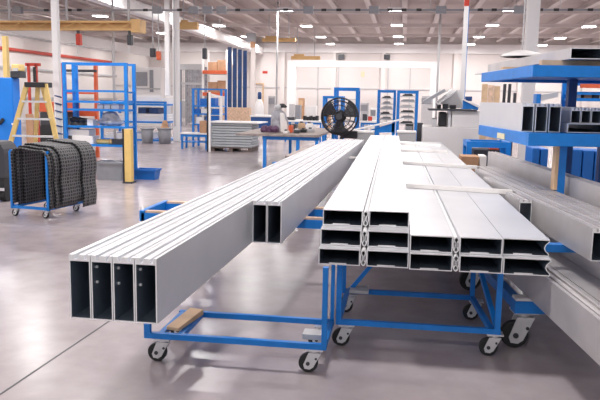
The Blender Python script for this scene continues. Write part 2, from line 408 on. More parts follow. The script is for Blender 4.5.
# ------------------------------------------------------------------ right-hand cantilever rack (turned 6.8 degrees)
A = math.radians(6.8)
RK = Matrix.Rotation(A, 4, 'Z')     # local (L, D, z)
o = thing('cantilever_rack', 'tall blue rack on wheels with trays and arms at the right edge', 'rack', RK @ Vector((2.0, 5.8, 0)))
for nm, z0, z1 in (('upper_tray', 1.70, 1.79), ('lower_tray', 1.155, 1.255)):
    m = MB(RK)
    m.box(1.665, 2.95, 5.64, 5.70, z0, z1).box(1.665, 2.95, 7.36, 7.42, z0, z1).box(1.665, 1.725, 5.70, 7.36, z0, z1).box(2.89, 2.95, 5.70, 7.36, z0, z1)
    m.box(1.725, 2.89, 5.70, 7.36, z0+.03, z1-.004)
    m.build(nm, 'blue', o, .003)
MB(RK).box(1.956, 2.018, 5.76, 5.84, .22, 1.16).build('post', 'blue', o)
MB(RK).box(2.45, 2.53, 7.06, 7.14, .22, 1.73).build('post', 'blue_dark', o)
for D in (5.80, 7.1): MB(RK).box(2.80, 2.88, D-.04, D+.04, .22, 1.73).build('post', 'blue_dark', o)
MB(RK).box(1.930, 1.956, 5.755, 5.84, .79, 1.15).build('wood_strip', 'wood', o)
for D in (4.17, 5.80, 7.1):
    MB(RK).box(1.20, 2.9, D-.05, D+.05, .235, .312).build('arm', 'blue', o, .003)
    MB(RK).box(1.205, 2.0, D-.045, D+.045, .312, .3285).build('wood_strip', 'foam' if D < 4.5 else 'wood', o)
for Lx in (1.245, 2.84): MB(RK).box(Lx-.03, Lx+.03, 4.22, 7.05, .235, .30).build('base_rail', 'blue', o)
for D, l0 in ((4.55, 1.40), (6.6, 1.66)):
    MB(RK).box(l0, 2.16, D-.04, D+.04, .535, .585).build('arm', 'blue', o)
    MB(RK).box(2.10, 2.16, D-.04, D+.04, .31, .535).build('post', 'blue', o)
for Lx, D in ((1.28, 4.20), (1.28, 5.5), (1.28, 7.05), (2.82, 4.20), (2.82, 7.05)): caster(o, Lx, D, .235, .084, -1, RK)
def rack_tube(L0, w, D0, D1, z0, h, label, group, m='alu_grey', stand=True):
    a, b = loops_standing(L0, w-.002, z0, h) if stand else loops_flat(L0, w-.002, z0, h)
    q = thing('aluminium_plank', label, 'aluminium plank', RK @ Vector((L0+w/2, D0, z0)), group)
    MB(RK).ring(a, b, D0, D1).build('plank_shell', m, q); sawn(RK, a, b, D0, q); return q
rack_tube(1.285, .0945, 2.3, 7.9, .3295, .20, 'grey plank on edge along the aisle side of the lowest rack arms', 'planks on the lowest arms of the rack')
for i in range(3):
    rack_tube(1.382+i*.19, .186, 2.3+.05*((i*5) % 3), 7.9, .3295, .085,
              'flat grey plank on the lowest rack arms in shade, %s from the upright plank' % ORD[i], 'planks on the lowest arms of the rack', 'alu_grey', False)
rack_tube(1.505, .0945, 5.22, 5.62, .586, .195, 'set-back grey plank with its open end beside the middle-arm bundle', 'planks on the middle arms of the rack')
for i in range(4):
    rack_tube(1.60+i*.0885, .0885, 4.05+.02*(i % 2), [6.8, 7.6, 7.9, 7.9][i], .586, .195,
              'grey ribbed plank on the middle rack arms, %s from the aisle side' % ORD[i], 'planks on the middle arms of the rack')
rack_tube(2.065, .0945, 3.4, 8.62, .586, .310, 'broad grey plank on edge behind the ribbed planks of the rack', 'planks on the middle arms of the rack')
for i in range(3):
    rack_tube(1.685+i*.112, .098, 5.93, 7.5, 1.2555, .235, 'upright plank with dark open end on the lower tray, %s from left' % ORD[i], 'planks on the lower tray of the rack', 'alu')
rack_tube(2.055, .39, 5.90, 7.6, 1.2555, .075, 'flat plank lying on the lower tray under four small profiles', 'planks on the lower tray of the rack', 'alu', False)
for i in range(4):
    rack_tube(2.105+i*.085, .082, 5.98, 7.5, 1.3315, .13, 'small dark-ended profile on the flat plank of the lower tray, %s from left' % ORD[i], 'small profiles on the lower tray', 'alu')
tag(MB(RK).box(1.80, 2.80, 5.86, 5.94, 1.787, 1.842).build('timber_bearer', 'wood'), 'timber bearer across the front of the upper rack tray', 'timber')
tag(MB(RK).box(1.80, 2.80, 7.10, 7.18, 1.787, 1.842).build('timber_bearer', 'wood'), 'timber bearer across the back of the upper rack tray', 'timber')
for i in range(3):
    rack_tube(1.955+i*.262, .258, 5.66, 8.4, 1.8425, .085, 'flat grey plank on top of the upper rack tray, %s from left' % ORD[i], 'planks on the upper tray of the rack', 'alu_grey', False)
tag(MB(RK).box(1.70, 1.90, 6.6, 7.9, 1.7905, 1.80).build('metal_sheet', 'alu'), 'thin pale metal sheet jutting out behind the upper rack tray', 'metal sheet')
q = MB(RK).box(1.668, 1.6685, 6.55, 6.72, 1.12, 1.20)
q.bm.clear(); q.box(1.655, 1.664, 6.35, 6.60, 1.165, 1.215)
tag(q.build('paper_label', 'sign'), 'pale paper tag on the side of the lower rack tray', 'label tag')

# ------------------------------------------------------------------ middle distance: helpers for things seen at pixel rectangles
def solid(name, label, cat, a, b, c, d, Y, dep, m, group=None, z0=None, bevel=.006):
    return tag(MB().px(a, b, c, d, Y, dep, z0).build(name, m, None, bevel), label, cat, group)
def zfloor(mb): return 0.0
def frame_table(name, label, cat, a, c, ytop, Y, dep, m='blue', topm='white', shelf=None, leg=.05, group=None, th=.04):
    x0, x1 = pX(a, ytop, Y), pX(c, ytop, Y); z = pZ((a+c)/2, ytop, Y)
    o = thing(name, label, cat, ((x0+x1)/2, Y+dep/2, 0), group)
    MB().box(x0, x1, Y, Y+dep, z-th, z).build('table_top', topm, o, .004)
    for xx in (x0+leg, x1-leg):
        for yy in (Y+leg, Y+dep-leg): MB().box(xx-leg/2, xx+leg/2, yy-leg/2, yy+leg/2, 0, z-th).build('leg', m, o)
    MB().box(x0+leg, x1-leg, Y+leg*.6, Y+leg*1.4, z-th-.07, z-th).build('apron', m, o)
    if shelf: MB().box(x0+leg/2, x1-leg/2, Y+leg/2, Y+dep-leg/2, shelf-.03, shelf).build('shelf', m, o)
    return o, z, x0, x1
def shelf_unit(name, label, cat, a, c, ytop, shelves, Y, dep, m='blue', post=.06, th=.04, group=None, shelfm=None):
    x0, x1 = pX(a, 110, Y), pX(c, 110, Y); zt = pZ((a+c)/2, ytop, Y)
    o = thing(name, label, cat, ((x0+x1)/2, Y+dep/2, 0), group)
    for xx in (x0+post/2, x1-post/2):
        for yy in (Y+post/2, Y+dep-post/2): MB().box(xx-post/2, xx+post/2, yy-post/2, yy+post/2, 0, zt).build('post', m, o)
    zs = []
    for s in shelves:
        z = pZ((a+c)/2, s, Y); zs.append(z)
        MB().box(x0+post*.4, x1-post*.4, Y+.01, Y+dep-.01, z-th, z).build('shelf', shelfm or m, o)
    MB().box(x0+post*.4, x1-post*.4, Y+.005, Y+.005+post*.8, zt-th, zt).build('top_rail', m, o)
    MB().box(x0+post*.4, x1-post*.4, Y+dep-.005-post*.8, Y+dep-.005, zt-th, zt).build('top_rail', m, o)
    return o, zs, x0, x1

# --- cart with black rubber mats
P0, P1, P2 = gp(13, 216), gp(49, 219), gp(82, 211)
ex = (P1-P0); ex.z = 0; wid = ex.length; ex.normalize()
ey = (P2-P1); ey.z = 0; dep = ey.length; ey.normalize()
TM = Matrix(((ex.x, ey.x, 0, P0.x), (ex.y, ey.y, 0, P0.y), (0, 0, 1, 0), (0, 0, 0, 1)))
o = thing('mat_cart', 'blue tube cart on casters hung with black rubber mats', 'cart', P0)
zc = pZ(13, 151, P0.y)
for x in (0, wid):
    for y in (0, dep): MB(TM).bar((x, y, .10), (x, y, zc), .032).build('post', 'blue', o)
for a, b in (((0, 0), (wid, 0)), ((wid, 0), (wid, dep)), ((0, dep), (wid, dep)), ((0, 0), (0, dep))):
    MB(TM).bar((*a, .12), (*b, .12), .032).build('base_rail', 'blue', o)
    if a != (0, 0) or b == (0, dep): MB(TM).bar((*a, zc), (*b, zc), .032).build('top_rail', 'blue', o)
for x in (.04, wid-.04):
    for y in (.03, dep-.03): caster(o, x, y, .105, .042, -1, TM)
def hung_mat(x_in, y0, y1, z_in, z_out, lift, out, label, th=.014):
    # a sheet that hangs inside, runs over the top bar and hangs down outside
    path = [(x_in, z_in), (x_in, zc+lift-.05), (x_in+.03, zc+lift-.01)]
    xo = wid+out; R = .13+lift*.7
    path += [(x_in+(xo-R-x_in)*t, zc+lift+.012*math.sin(t*5)) for t in (.15, .4, .7, 1)]
    path += [(xo-R+R*math.sin(t), zc+lift-R+R*math.cos(t)) for t in (.3, .6, .9, 1.2, PI/2)]
    nz = 8; zt_ = zc+lift-R
    path += [(xo+.010*math.sin(k*1.3), zt_+(z_out-zt_)*k/nz) for k in range(1, nz+1)]
    mb = MB(TM); bm = mb.bm; ny = 10; uv = bm.loops.layers.uv.new('UVMap')
    L = [0]
    for p_, q_ in zip(path, path[1:]): L.append(L[-1]+math.hypot(q_[0]-p_[0], q_[1]-p_[1]))
    g = [[bm.verts.new(TM @ Vector((x+.006*math.sin(j*1.7+z*5), y0+(y1-y0)*j/ny, z))) for j in range(ny+1)] for x, z in path]
    for i in range(len(path)-1):
        for j in range(ny):
            f = bm.faces.new([g[i][j], g[i][j+1], g[i+1][j+1], g[i+1][j]]); f.smooth = True
            for lp, (ii, jj) in zip(f.loops, ((i, j), (i, j+1), (i+1, j+1), (i+1, j))): lp[uv].uv = (L[ii]*1.0, (y1-y0)*jj/ny)
    q = mb.build('rubber_mat', 'mat'); s = q.modifiers.new('thickness', 'SOLIDIFY'); s.thickness = th; s.offset = 0
    return tag(q, label, 'rubber mat', 'black rubber mats on the blue cart')
hung_mat(.045, -.04, dep*.40, .17, .13, .030, .050, 'black honeycomb mat draped nearest the front of the blue cart')
hung_mat(.075, dep*.03, dep*.70, .15, .13, .055, .085, 'black honeycomb mat draped second over the blue cart')
hung_mat(.10, dep*.15, dep*.98, .15, .16, .080, .120, 'black honeycomb mat draped outermost over the blue cart')
hung_mat(.12, dep*.72, dep*1.15, .15, .09, .105, .155, 'black honeycomb mat hanging low at the far end of the blue cart')
# dark machine at the left edge, beside the mat cart
Yd = 8.9
q0 = dp(-14, 150, Yd); q1 = dp(4.0, 150, Yd)
o = thing('floor_scrubber', 'black floor machine cut off by the left picture edge beside the mats', 'floor machine', ((q0.x+q1.x)/2, Yd, 0))
def rounded(mb, x0, x1, y0, y1, z0, z1, r):
    pts = [(x0, y0, z0), (x1, y0, z0), (x1, y0, z1-r)] + [(x1-r+r*math.sin(t), y0, z1-r+r*math.cos(t)) for t in (1.2, .8, .4, 0)] + [(x0, y0, z1)]
    return mb.prism(pts, (0, y1-y0, 0))
rounded(MB(), q0.x-.4, q1.x, Yd, Yd+.35, .34, .84, .16).build('tank', 'dark', o)
MB().box(q0.x-.4, q1.x-.05, Yd+.05, Yd+.32, .14, .34).build('chassis', 'black', o)
for yy in (Yd+.1, Yd+.3): MB().cyl((q1.x-.12, yy, .09), (q1.x-.02, yy, .09), .09, 18).build('wheel', 'rubber', o)
MB().box(q0.x-.4, q1.x-.02, Yd-.02, Yd, .16, .20).build('bumper', 'steel', o)

# --- blue cabinet, yellow items and ladder at the left
q0, q1 = pX(-40, 110, 11.4), pX(13, 110, 11.4); zt = pZ(5, 77.5, 11.4)
o = thing('machine_cabinet', 'large bright blue machine cabinet at the left picture edge', 'cabinet', ((q0+q1)/2, 11.5, 0))
MB().box(q0, q1, 11.4, 11.66, .08, zt).build('body', 'blue_panel', o, .02)
MB().box(q0+.03, q1-.03, 11.43, 11.63, 0, .08).build('plinth', 'dark', o)
MB().bar((pX(0, 124, 11.4), 11.37, pZ(0, 124, 11.4)), (pX(4.5, 119, 11.4), 11.37, pZ(4.5, 119, 11.4)), .035, .05).build('handle', 'black', o)
MB().box(pX(12, 124, 11.4), pX(13.5, 124, 11.4), 11.385, 11.4, pZ(12, 125, 11.4), pZ(12, 123, 11.4)).build('latch', 'white', o)
o = thing('tape_machine', 'yellow and black tool sitting on the blue cabinet', 'tool', (pX(15, 70, 11.42), 11.5, zt))
MB().px(11, 64, 19, 71, 11.42, .2).build('housing', 'yellow', o, .02)
MB().px(10, 71, 19.5, 77, 11.42, .22, zt).build('base', 'dark', o, .01)
MB().px(12.5, 68, 17, 71, 11.38, .04).build('face_plate', 'lgrey', o)
q = MB().px(2.5, 36, 6.5, 75, 13.2, .1, 0); tag(q.build('hoist_post', 'yellow'), 'slim yellow post rising behind the blue cabinet', 'post')
# ladder (open A-frame, seen square on)
Yl = 10.5
def LP_(px, py, Y): return dp(px, py, Y)
o = thing('step_ladder', 'yellow step ladder standing open between the blue cabinet and rack', 'ladder', (pX(37, 140, Yl), Yl+.4, 0))
def floor_pt(px0, py0, px1, py1, Y):    # continue a pixel line on plane Y down to the floor
    a, b = dp(px0, py0, Y), dp(px1, py1, Y); t = (0-a.z)/(b.z-a.z); return a, a+(b-a)*t
rails = []
for (a, b, Y0) in (((27, 84), (10.5, 143), Yl), ((45, 84), (57, 143), Yl)):
    pa, pb = floor_pt(*a, *b, Y0); rails.append((pa, pb)); MB().bar(pa, pb, .075, .035, (0, 1, 0)).build('rail', 'yellow', o)
for (a, b, Y0) in (((34.5, 84), (23, 143), Yl), ((38.5, 84), (45.5, 143), Yl)):
    pa, pb = floor_pt(*a, *b, Y0); pb.y += .62; MB().bar(pa+Vector((0, .1, 0)), pb, .065, .03, (0, 1, 0)).build('rear_rail', 'yellow', o)
pa, pb = dp(26, 84, Yl), dp(45.5, 84, Yl)
MB().box(pa.x, pb.x, Yl-.06, Yl+.22, pa.z-.05, pa.z+.03).build('top_cap', 'black', o, .01)
for k in range(1, 6):
    t = k/6; a = rails[0][0].lerp(rails[0][1], t); b = rails[1][0].lerp(rails[1][1], t)
    MB().box(a.x+.02, b.x-.02, Yl-.05, Yl+.03, a.z-.015, a.z+.015).build('step', 'steel', o)
# red and black hand tool hanging over the ladder: red frame behind
o = thing('pipe_frame', 'red pipe frame with a black clamp standing behind the ladder', 'frame', (pX(31, 110, 14), 14, 0))
for a in (28.5, 36): MB().px(a-1, 64, a+.8, 100, 14, .06, 0).build('upright', 'red', o)
MB().px(25, 63, 39.5, 66, 14, .06).build('cross_bar', 'red', o)
MB().px(33, 67, 35, 82, 13.95, .05).build('clamp', 'black', o)

# --- orange rack behind the blue rack
o = thing('pallet_rack', 'orange pallet rack frame with beams seen through the blue rack', 'rack', (pX(79, 110, 16), 16.3, 0))
for a, c in ((60.5, 64), (94, 96.5)):
    MB().px(a, 63, c, 120, 16, .1, 0).build('upright', 'orange', o)
for b, d_, m in ((69.5, 72, 'dark'), (109, 116, 'orange'), (92, 94, 'orange')): MB().px(62, b, 96, d_, 15.97, .06).build('beam', m, o)
tag(MB().px(39, 102, 60, 112, 15, 1.0).build('orange_bin', 'orange', None, .01), 'orange bin on the stacked dark drums behind the ladder', 'bin')
zb = pZ(50, 112, 15)
solid('black_crate', 'black crate pile base behind the ladder under an orange bin', 'crate', 40, 112.2, 56, 125, 15, .9, 'dark')
zz = pZ(48, 125, 15)
tag(MB().px(39, 125.2, 57, 140, 15.0, .95, 0).build('black_crate', 'black', None, .02), 'lower black crate standing on the floor behind the ladder', 'crate')
solid('brown_board', 'brown board leaning upright between the ladder legs', 'board', 26, 114, 33, 145, 13.6, .05, 'card', None, 0)
o = thing('wrapped_post', 'pale grey post wrapped in twisted blue cord behind the mats', 'post', (pX(58.5, 110, 13.6), 13.6, 0))
x = pX(58.5, 110, 13.6)
MB().cyl((x, 13.6, 0), (x, 13.6, pZ(58, 104, 13.6)), .055).build('pole', 'lgrey', o)
for k in range(9):
    z = .25+k*.15
    MB().torus((x, 13.6, z), (.25, .1, 1), .065, .014, 16, 5).build('wrap_cord', 'navy', o)

# --- the blue shelf rack left of centre
Yr = 11.6
o, zs, x0, x1 = shelf_unit('shelf_rack', 'tall blue shelf rack with wrapped goods behind the mat cart', 'rack', 63, 127.5, 62.5, (101, 109, 126, 144.5), Yr, .42, post=.055, th=.035)
MB().box(pX(71, 110, Yr), pX(73, 110, Yr), Yr+.2, Yr+.24, 0, pZ(72, 65, Yr)).build('post', 'blue', o)
for a, b in ((.0, .42),):
    for xx in (x0+.03, x1-.03): MB().bar((xx, Yr+.03, pZ(95, 92, Yr)), (xx, Yr+.39, pZ(95, 92, Yr)), .03).build('side_rail', 'blue', o)
MB().box(x0, x1, Yr+.005, Yr+.035, pZ(95, 92, Yr), pZ(95, 90, Yr)).build('front_rail', 'blue', o)
q = MB(); zsx = zs[2]
q.blob((pX(111, 121, Yr+.2), Yr+.21, zsx+.075), .24, .12, .13, 3, .35).build('plastic_bundle', 'plastic_wrap')
tag(bpy.data.objects['plastic_bundle'], 'crumpled grey plastic bundle on the middle shelf of the blue rack', 'plastic bundle')
tag(MB().blob((pX(79, 122, Yr+.2), Yr+.2, zsx+.055), .14, .12, .10, 5, .3).build('tool_bag', 'black'), 'black bag on the middle shelf of the blue rack', 'bag')
tag(MB().px(87, 119.5, 93, 126, Yr+.1, .2, zsx).build('carton', 'foam', None, .004), 'small white carton beside the black bag on the blue rack', 'carton')
z4 = zs[3]
qz = pZ(82, 136, Yr+.05)
solid('carton', 'white printed carton on the lowest shelf of the blue rack', 'carton', 72, 136, 92.5, 145, Yr+.05, .3, 'foam', None, z4)
solid('carton', 'flat white carton on top of the printed carton in the blue rack', 'carton', 68, 129.5, 89, 136, Yr+.07, .28, 'white', None, qz+.001)
p_ = dp(96, 142, Yr+.1); q_ = dp(109, 141, Yr+.1)
o2 = thing('cardboard_tube', 'tan cardboard tube lying on the lowest shelf of the blue rack', 'tube', ((p_.x+q_.x)/2, Yr+.15, z4))
MB().cyl((p_.x, Yr+.15, z4+.045), (q_.x, Yr+.15, z4+.045), .044).build('tube_body', 'yellow', o2)
MB().cyl((q_.x, Yr+.15, z4+.05), (q_.x+.05, Yr+.15, z4+.05), .05).build('end_cap', 'tan', o2)
tag(MB().px(112, 139, 123, 145, Yr+.1, .2, z4).build('tool_case', 'dark', None, .01), 'dark tool case on the lowest shelf right of the cardboard tube', 'case')
# stuff on the upper shelf
for k, (a, c) in enumerate(((97, 103), (104, 110), (111, 119))):
    solid('carton', 'small white carton on the upper shelf of the blue rack, %s from left' % ORD[k], 'carton', a, 104, c, 109.5, Yr+.1, .2, 'foam', None, zs[1])
# bollard
o = thing('bollard', 'square yellow bollard with black edge before the blue rack', 'bollard', (pX(127, 160, 11.4), 11.45, 0))
MB().px(124.3, 129, 131, 183, 11.4, .12, .01).build('post', 'bollard', o, .006)
MB().px(122.6, 129, 124.2, 183, 11.4, .12, .01).build('edge_guard', 'black', o)
MB().px(122.5, 182, 132, 184, 11.36, .2, 0).build('base_plate', 'dark', o)
# grey tote and blue box on the floor
def tote(name, label, cat, a, b, c, d, Y, dep, m, group=None):
    x0, x1 = pX(a, d, Y), pX(c, d, Y); z = pZ((a+c)/2, b, Y)
    s = .06*(x1-x0)
    mb = MB(); t = .012
    def shell(o0, o1, z0, z1): return [(x0+o0, Y+o0, z0), (x1-o0, Y+o0, z0), (x1-o0, Y+dep-o0, z0), (x0+o0, Y+dep-o0, z0), (x0+o1, Y+o1, z1), (x1-o1, Y+o1, z1), (x1-o1, Y+dep-o1, z1), (x0+o1, Y+dep-o1, z1)]
    out = mb.poly(shell(s, 0, 0, z)); inn = mb.poly(shell(s+t, t, t, z))
    for i in range(4):
        j = (i+1) % 4
        mb.bm.faces.new([out[i], out[j], out[4+j], out[4+i]]); mb.bm.faces.new([inn[j], inn[i], inn[4+i], inn[4+j]]); mb.bm.faces.new([out[4+i], out[4+j], inn[4+j], inn[4+i]])
    mb.bm.faces.new([out[3], out[2], out[1], out[0]]); mb.bm.faces.new(inn[:4])
    o = thing(name, label, cat, ((x0+x1)/2, Y+dep/2, 0), group)
    mb.build('tub', m, o)
    r = MB(); e = .014
    for u in ((x0-e, x1+e, Y-e, Y), (x0-e, x1+e, Y+dep, Y+dep+e), (x0-e, x0, Y, Y+dep), (x1, x1+e, Y, Y+dep)): r.box(*u, z-.03, z)
    r.build('rim', m, o)
    return o
tote('storage_tote', 'grey plastic tote on the floor under the blue rack', 'tote', 95, 162, 122.5, 181, 11.66, .33, 'grey')
tote('storage_tote', 'low blue plastic tote on the floor right of the yellow bollard', 'tote', 134, 169.5, 155, 179.5, 11.95, .3, 'blue_bin')
tag(MB().blob((pX(110, 160, 11.8), 11.83, pZ(110, 163, 11.8)), .2, .12, .05, 9, .3).build('packing_film', 'plastic_wrap'), 'crumpled clear film heaped in the grey tote', 'packing film')

# --- rack of white profiles behind, bins, columns
Yw = 22.4
o, zs, x0, x1 = shelf_unit('profile_rack', 'long blue rack of white profiles behind the yellow bollard', 'rack', 100, 166, 101, (103.5, 121, 139), Yw, 1.6, post=.08, th=.06)
tops = []
for k, (a, b, c, lab) in enumerate(((133, 95, 163, 'white profile bundle on the top shelf of the long rack'), (112, 113.5, 166, 'white profile bundle on the middle shelf of the long rack'), (104, 133, 150, 'white profile bundle on the bottom shelf of the long rack'))):
    q = MB(); z = zs[k]; zt = pZ((a+c)/2, b, Yw+.1); X0, X1 = pX(a, b, Yw+.1), pX(c, b, Yw+.1)
    if k == 0: X1 = min(X1, x1-.1)
    if k == 1: X1 = min(X1, x1-.1)
    n = 3; h = (zt-z)/n
    for j in range(n): q.box(X0+.05*j, X1-.03*j, Yw+.1, Yw+1.4, z+j*h+.001, z+(j+1)*h-.006)
    tag(q.build('profile_bundle', 'white'), lab, 'profile bundle', 'white profile bundles')
for k, (a, c, sh, m, lab) in enumerate(((136, 146, 1, 'navy', 'dark blue box between the long rack shelves, left one'), (148, 158, 1, 'navy', 'dark blue box between the long rack shelves, right one'))):
    pass
for a, c, lab in ((138, 146, 'dark blue box on the middle white bundle of the long rack, left'), (149, 158, 'dark blue box on the middle white bundle of the long rack, right')):
    X0, X1, zt = pX(a, 110, Yw+.3), pX(c, 110, Yw+.3), pZ(150, 113.5, Yw+.1)
    tag(MB().box(X0, X1, Yw+.3, Yw+.9, zt-.004, zt+.19).build('parts_box', 'navy', None, .01), lab, 'box', 'dark blue boxes on the long rack')
# trash cans
def can(label, a, c, ytop, Y, group):
    x = (pX(a, 135, Y)+pX(c, 135, Y))/2; r = (pX(c, 135, Y)-pX(a, 135, Y))/2; z = pZ((a+c)/2, ytop, Y)
    o = thing('trash_bin', label, 'bin', (x, Y, 0), group)
    MB().lathe((x, Y, 0), [(r*.80, 0), (r*.96, z-.06), (r*.88, z-.05), (r*.74, .04)], 20).build('bin_body', 'grey', o)
    MB().torus((x, Y, z-.05), (0, 0, 1), r*.98, .03, 24, 6).build('rim', 'grey', o)
    return x, z, r
xa, za, ra = can('round grey bin behind the bollard, left of two', 141, 153.5, 127, 21.3, 'grey bins')
xb, zb_, rb = can('round grey bin by the white columns, right of two', 158, 171.5, 127, 21.4, 'grey bins')
tag(MB().blob((xb, 21.4, zb_-.02), rb*.6, rb*.6, .17, 4, .3).build('cardboard_scrap', 'card'), 'brown cardboard scraps heaped in the right grey bin', 'scrap')
# white columns
def column(label, a, c, Y, m='white', dpt=None, top=ZC-.25, base=True):
    x0, x1 = pX(a, 60, Y), pX(c, 60, Y); w = dpt or (x1-x0)
    o = thing('steel_column', label, 'column', ((x0+x1)/2, Y+w/2, 0))
    xc = (x0+x1)/2; t = max(.012, w*.08)
    MB().box(x0, x1, Y, Y+t, 0.012, top).box(x0, x1, Y+w-t, Y+w, .012, top).box(xc-t/2, xc+t/2, Y+t, Y+w-t, .012, top).build('shaft', m, o)
    MB().box(x0-.06, x1+.06, Y-.06, Y+w+.06, 0, .012).build('base_plate', 'lgrey', o)
    return o, x0, x1
o, x0, x1 = column('tall white steel column, thicker right one of the pair near the grey bins', 172.5, 178, 22.6)
MB().box(x0+.05, x0+.09, 22.56, 22.6, .5, ZC-.3).build('conduit', 'lgrey', o)
column('white steel column, left one of the pair near the grey bins', 164.8, 169, 24.3)
column('slim pale column rising behind the ladder', 52.5, 58, 14.6)
column('broad white column behind the right-hand rack', 525, 537, 15.5)
o, x0, x1 = column('slim white post with a red top behind the grey machine', 461.8, 466.2, 17.0, dpt=.09)
MB().box(x0-.005, x1+.005, 16.99, 17.10, pZ(465, 6, 17), pZ(465, -12, 17)).build('top_sleeve', 'red', o)
MB().box(x1, x1+.014, 17.0, 17.09, .3, pZ(465, 6, 17)).build('edge_strip', 'blue', o)
tag(MB().cyl((pX(113.5, 60, 20.7), 20.7, 0), (pX(113.5, 60, 20.7), 20.7, ZC-.25), .042, 10).build('standing_pipe', 'lgrey'), 'thin pale pipe rising behind the blue shelf rack', 'pipe')
tag(MB().cyl((pX(277, 60, 28), 28, 0), (pX(277, 60, 28), 28, ZC-.25), .035, 10).build('standing_pipe', 'lgrey'), 'thin grey pipe rising behind the draped coat', 'pipe')
tag(MB().cyl((pX(438.5, 60, 30), 30, 0), (pX(438.5, 60, 30), 30, ZC-.25), .05, 10).build('standing_pipe', 'lgrey'), 'thin pale pipe rising behind the grey machine hood', 'pipe')
tag(MB().box(pX(251, 60, 36), pX(255, 60, 36), 36, 36.2, 0, pZ(253, 48, 36)).build('timber_post', 'wall'), 'pinkish post standing right of the dark blue sheets', 'post')

# --- far left-centre: cage, pallet rack, blue sheets
Yc = 36
x0, x1 = pX(179.5, 80, Yc), pX(204, 80, Yc); zt = pZ(190, 64, Yc)
o = thing('storage_cage', 'grey wire storage cage at the back right of the column pair', 'cage', ((x0+x1)/2, Yc+.5, 0))
for xx in (x0+.05, x1-.05):
    for yy in (Yc+.05, Yc+1.0): MB().box(xx-.05, xx+.05, yy-.05, yy+.05, 0, zt).build('post', 'grey', o)
MB().box(x0, x1, Yc-.02, Yc+.08, zt-.30, zt).build('header', 'lgrey', o)
m = MB()
for k in range(13): m.box(x0+.1+k*(x1-x0-.2)/12-.008, x0+.1+k*(x1-x0-.2)/12+.008, Yc+.04, Yc+.056, .05, zt-.3)
for k in range(14): m.box(x0+.1, x1-.1, Yc+.036, Yc+.06, .1+k*(zt-.45)/13-.008, .1+k*(zt-.45)/13+.008)
m.build('wire_front', 'lgrey', o)
m = MB().box(x0+.1, x1-.1, Yc+1.0, Yc+1.03, .05, zt-.1); m.build('back_panel', 'cloth', o)
MB().box(x0+.1, x1-.1, Yc+.0, Yc+.10, 2.1, 2.22).build('cross_beam', 'lgrey', o)
Yp = 34
x0, x1 = pX(203, 80, Yp), pX(227, 80, Yp)
o = thing('pallet_rack', 'white pallet rack with orange beams holding brown cartons', 'rack', ((x0+x1)/2, Yp+.5, 0))
for xx in (x0, x1):
    for yy in (Yp, Yp+1): MB().box(xx-.05, xx+.05, yy-.05, yy+.05, 0, pZ(215, 50, Yp)).build('upright', 'white', o)
zz = []
for b, d_ in ((70.5, 74), (92.5, 96), (112, 115)):
    for yy in (Yp-.06, Yp+1.06): MB().box(x0, x1, yy-.03, yy+.03, pZ(217, d_, Yp), pZ(217, b, Yp)).build('beam', 'orange', o)
    MB().box(x0+.05, x1-.05, Yp, Yp+1.0, pZ(217, d_, Yp), pZ(217, b, Yp)).build('shelf', 'lgrey', o); zz.append(pZ(217, b, Yp))
for k, (a, b, c, sh, lab) in enumerate(((208, 62, 217, 0, 'brown carton on the top beam level, left'), (217.3, 60, 227, 0, 'taller brown carton on the top beam level, right'), (208, 82, 217, 1, 'brown carton on the middle beam level, left'), (217.3, 80.5, 226, 1, 'brown carton on the middle beam level, right'))):
    solid('cardboard_box', lab+' of the orange rack', 'box', a, b, c, 90, Yp+.02, .8, 'card', 'cartons on the orange rack', zz[sh]+.001)
solid('wooden_crate', 'chipboard crate under the dark blue sheets', 'crate', 219, 107.5, 249, 130, 31, .5, 'osb', None, 0)
zk = pZ(236, 107.5, 31)
for k in range(4):
    a = 227.6+k*5.1
    tag(MB().px(a, 47+k*1.2, a+3.6, 107, 31.3, .12, zk+.001).build('tall_sheet', 'navy', None, .01), 'tall dark blue sheet standing on the chipboard crate, %s from left' % ORD[k], 'sheet', 'dark blue sheets on the crate')
# blue shelf unit with bins, white bench, stack of panels
Yb = 20.3
o, zs, x0, x1 = shelf_unit('shelf_rack', 'blue shelf unit with blue bins behind the grey panel stack', 'rack', 192, 222, 88.5, (105.5, 113.5, 124, 136), Yb, .6, post=.06)
k = 0
for a, c, b, si, m in ((200, 207, 98.5, 0, 'blue_bin'), (208, 215, 98, 0, 'blue_bin'), (194, 200, 109, 1, 'blue_bin'), (201, 211, 108.5, 1, 'foam'), (212, 219, 109, 1, 'blue_bin'), (196, 204, 117, 2, 'foam'), (206, 218, 116, 2, 'blue_bin')):
    nm = 'parts_bin' if m == 'blue_bin' else 'carton'
    lab = ['left blue bin on the top shelf', 'right blue bin on the top shelf', 'left blue bin on the second shelf', 'pale carton on the second shelf', 'right blue bin on the second shelf', 'pale carton on the third shelf', 'wide blue bin on the third shelf'][k]
    solid(nm, lab + ' of the blue unit behind the grey panel stack',
          'bin' if m == 'blue_bin' else 'carton', a, b, c, 110, Yb+.08, .4, m, None, zs[si]+.001); k += 1
frame_table('work_bench', 'low blue bench with white top and lower shelf behind the panel stack', 'bench', 180, 207.5, 133, 19.4, .5, shelf=.22)
z_ = pZ(194, 133, 19.4)
solid('cardboard_box', 'reddish brown carton on the low blue bench', 'box', 199.5, 121, 205.8, 133, 19.5, .35, 'card', None, z_+.001)
Ys = 18.85
x0, x1 = pX(210, 150, Ys), pX(251.5, 150, Ys)
o = thing('pallet', 'wooden pallet under the stack of grey panels', 'pallet', ((x0+x1)/2, Ys+.5, 0))
for k in range(3): MB().box(x0+.02+k*(x1-x0-.14)/2, x0+.12+k*(x1-x0-.14)/2, Ys+.02, Ys+1.0, 0, .10).build('runner', 'dark_wood', o)
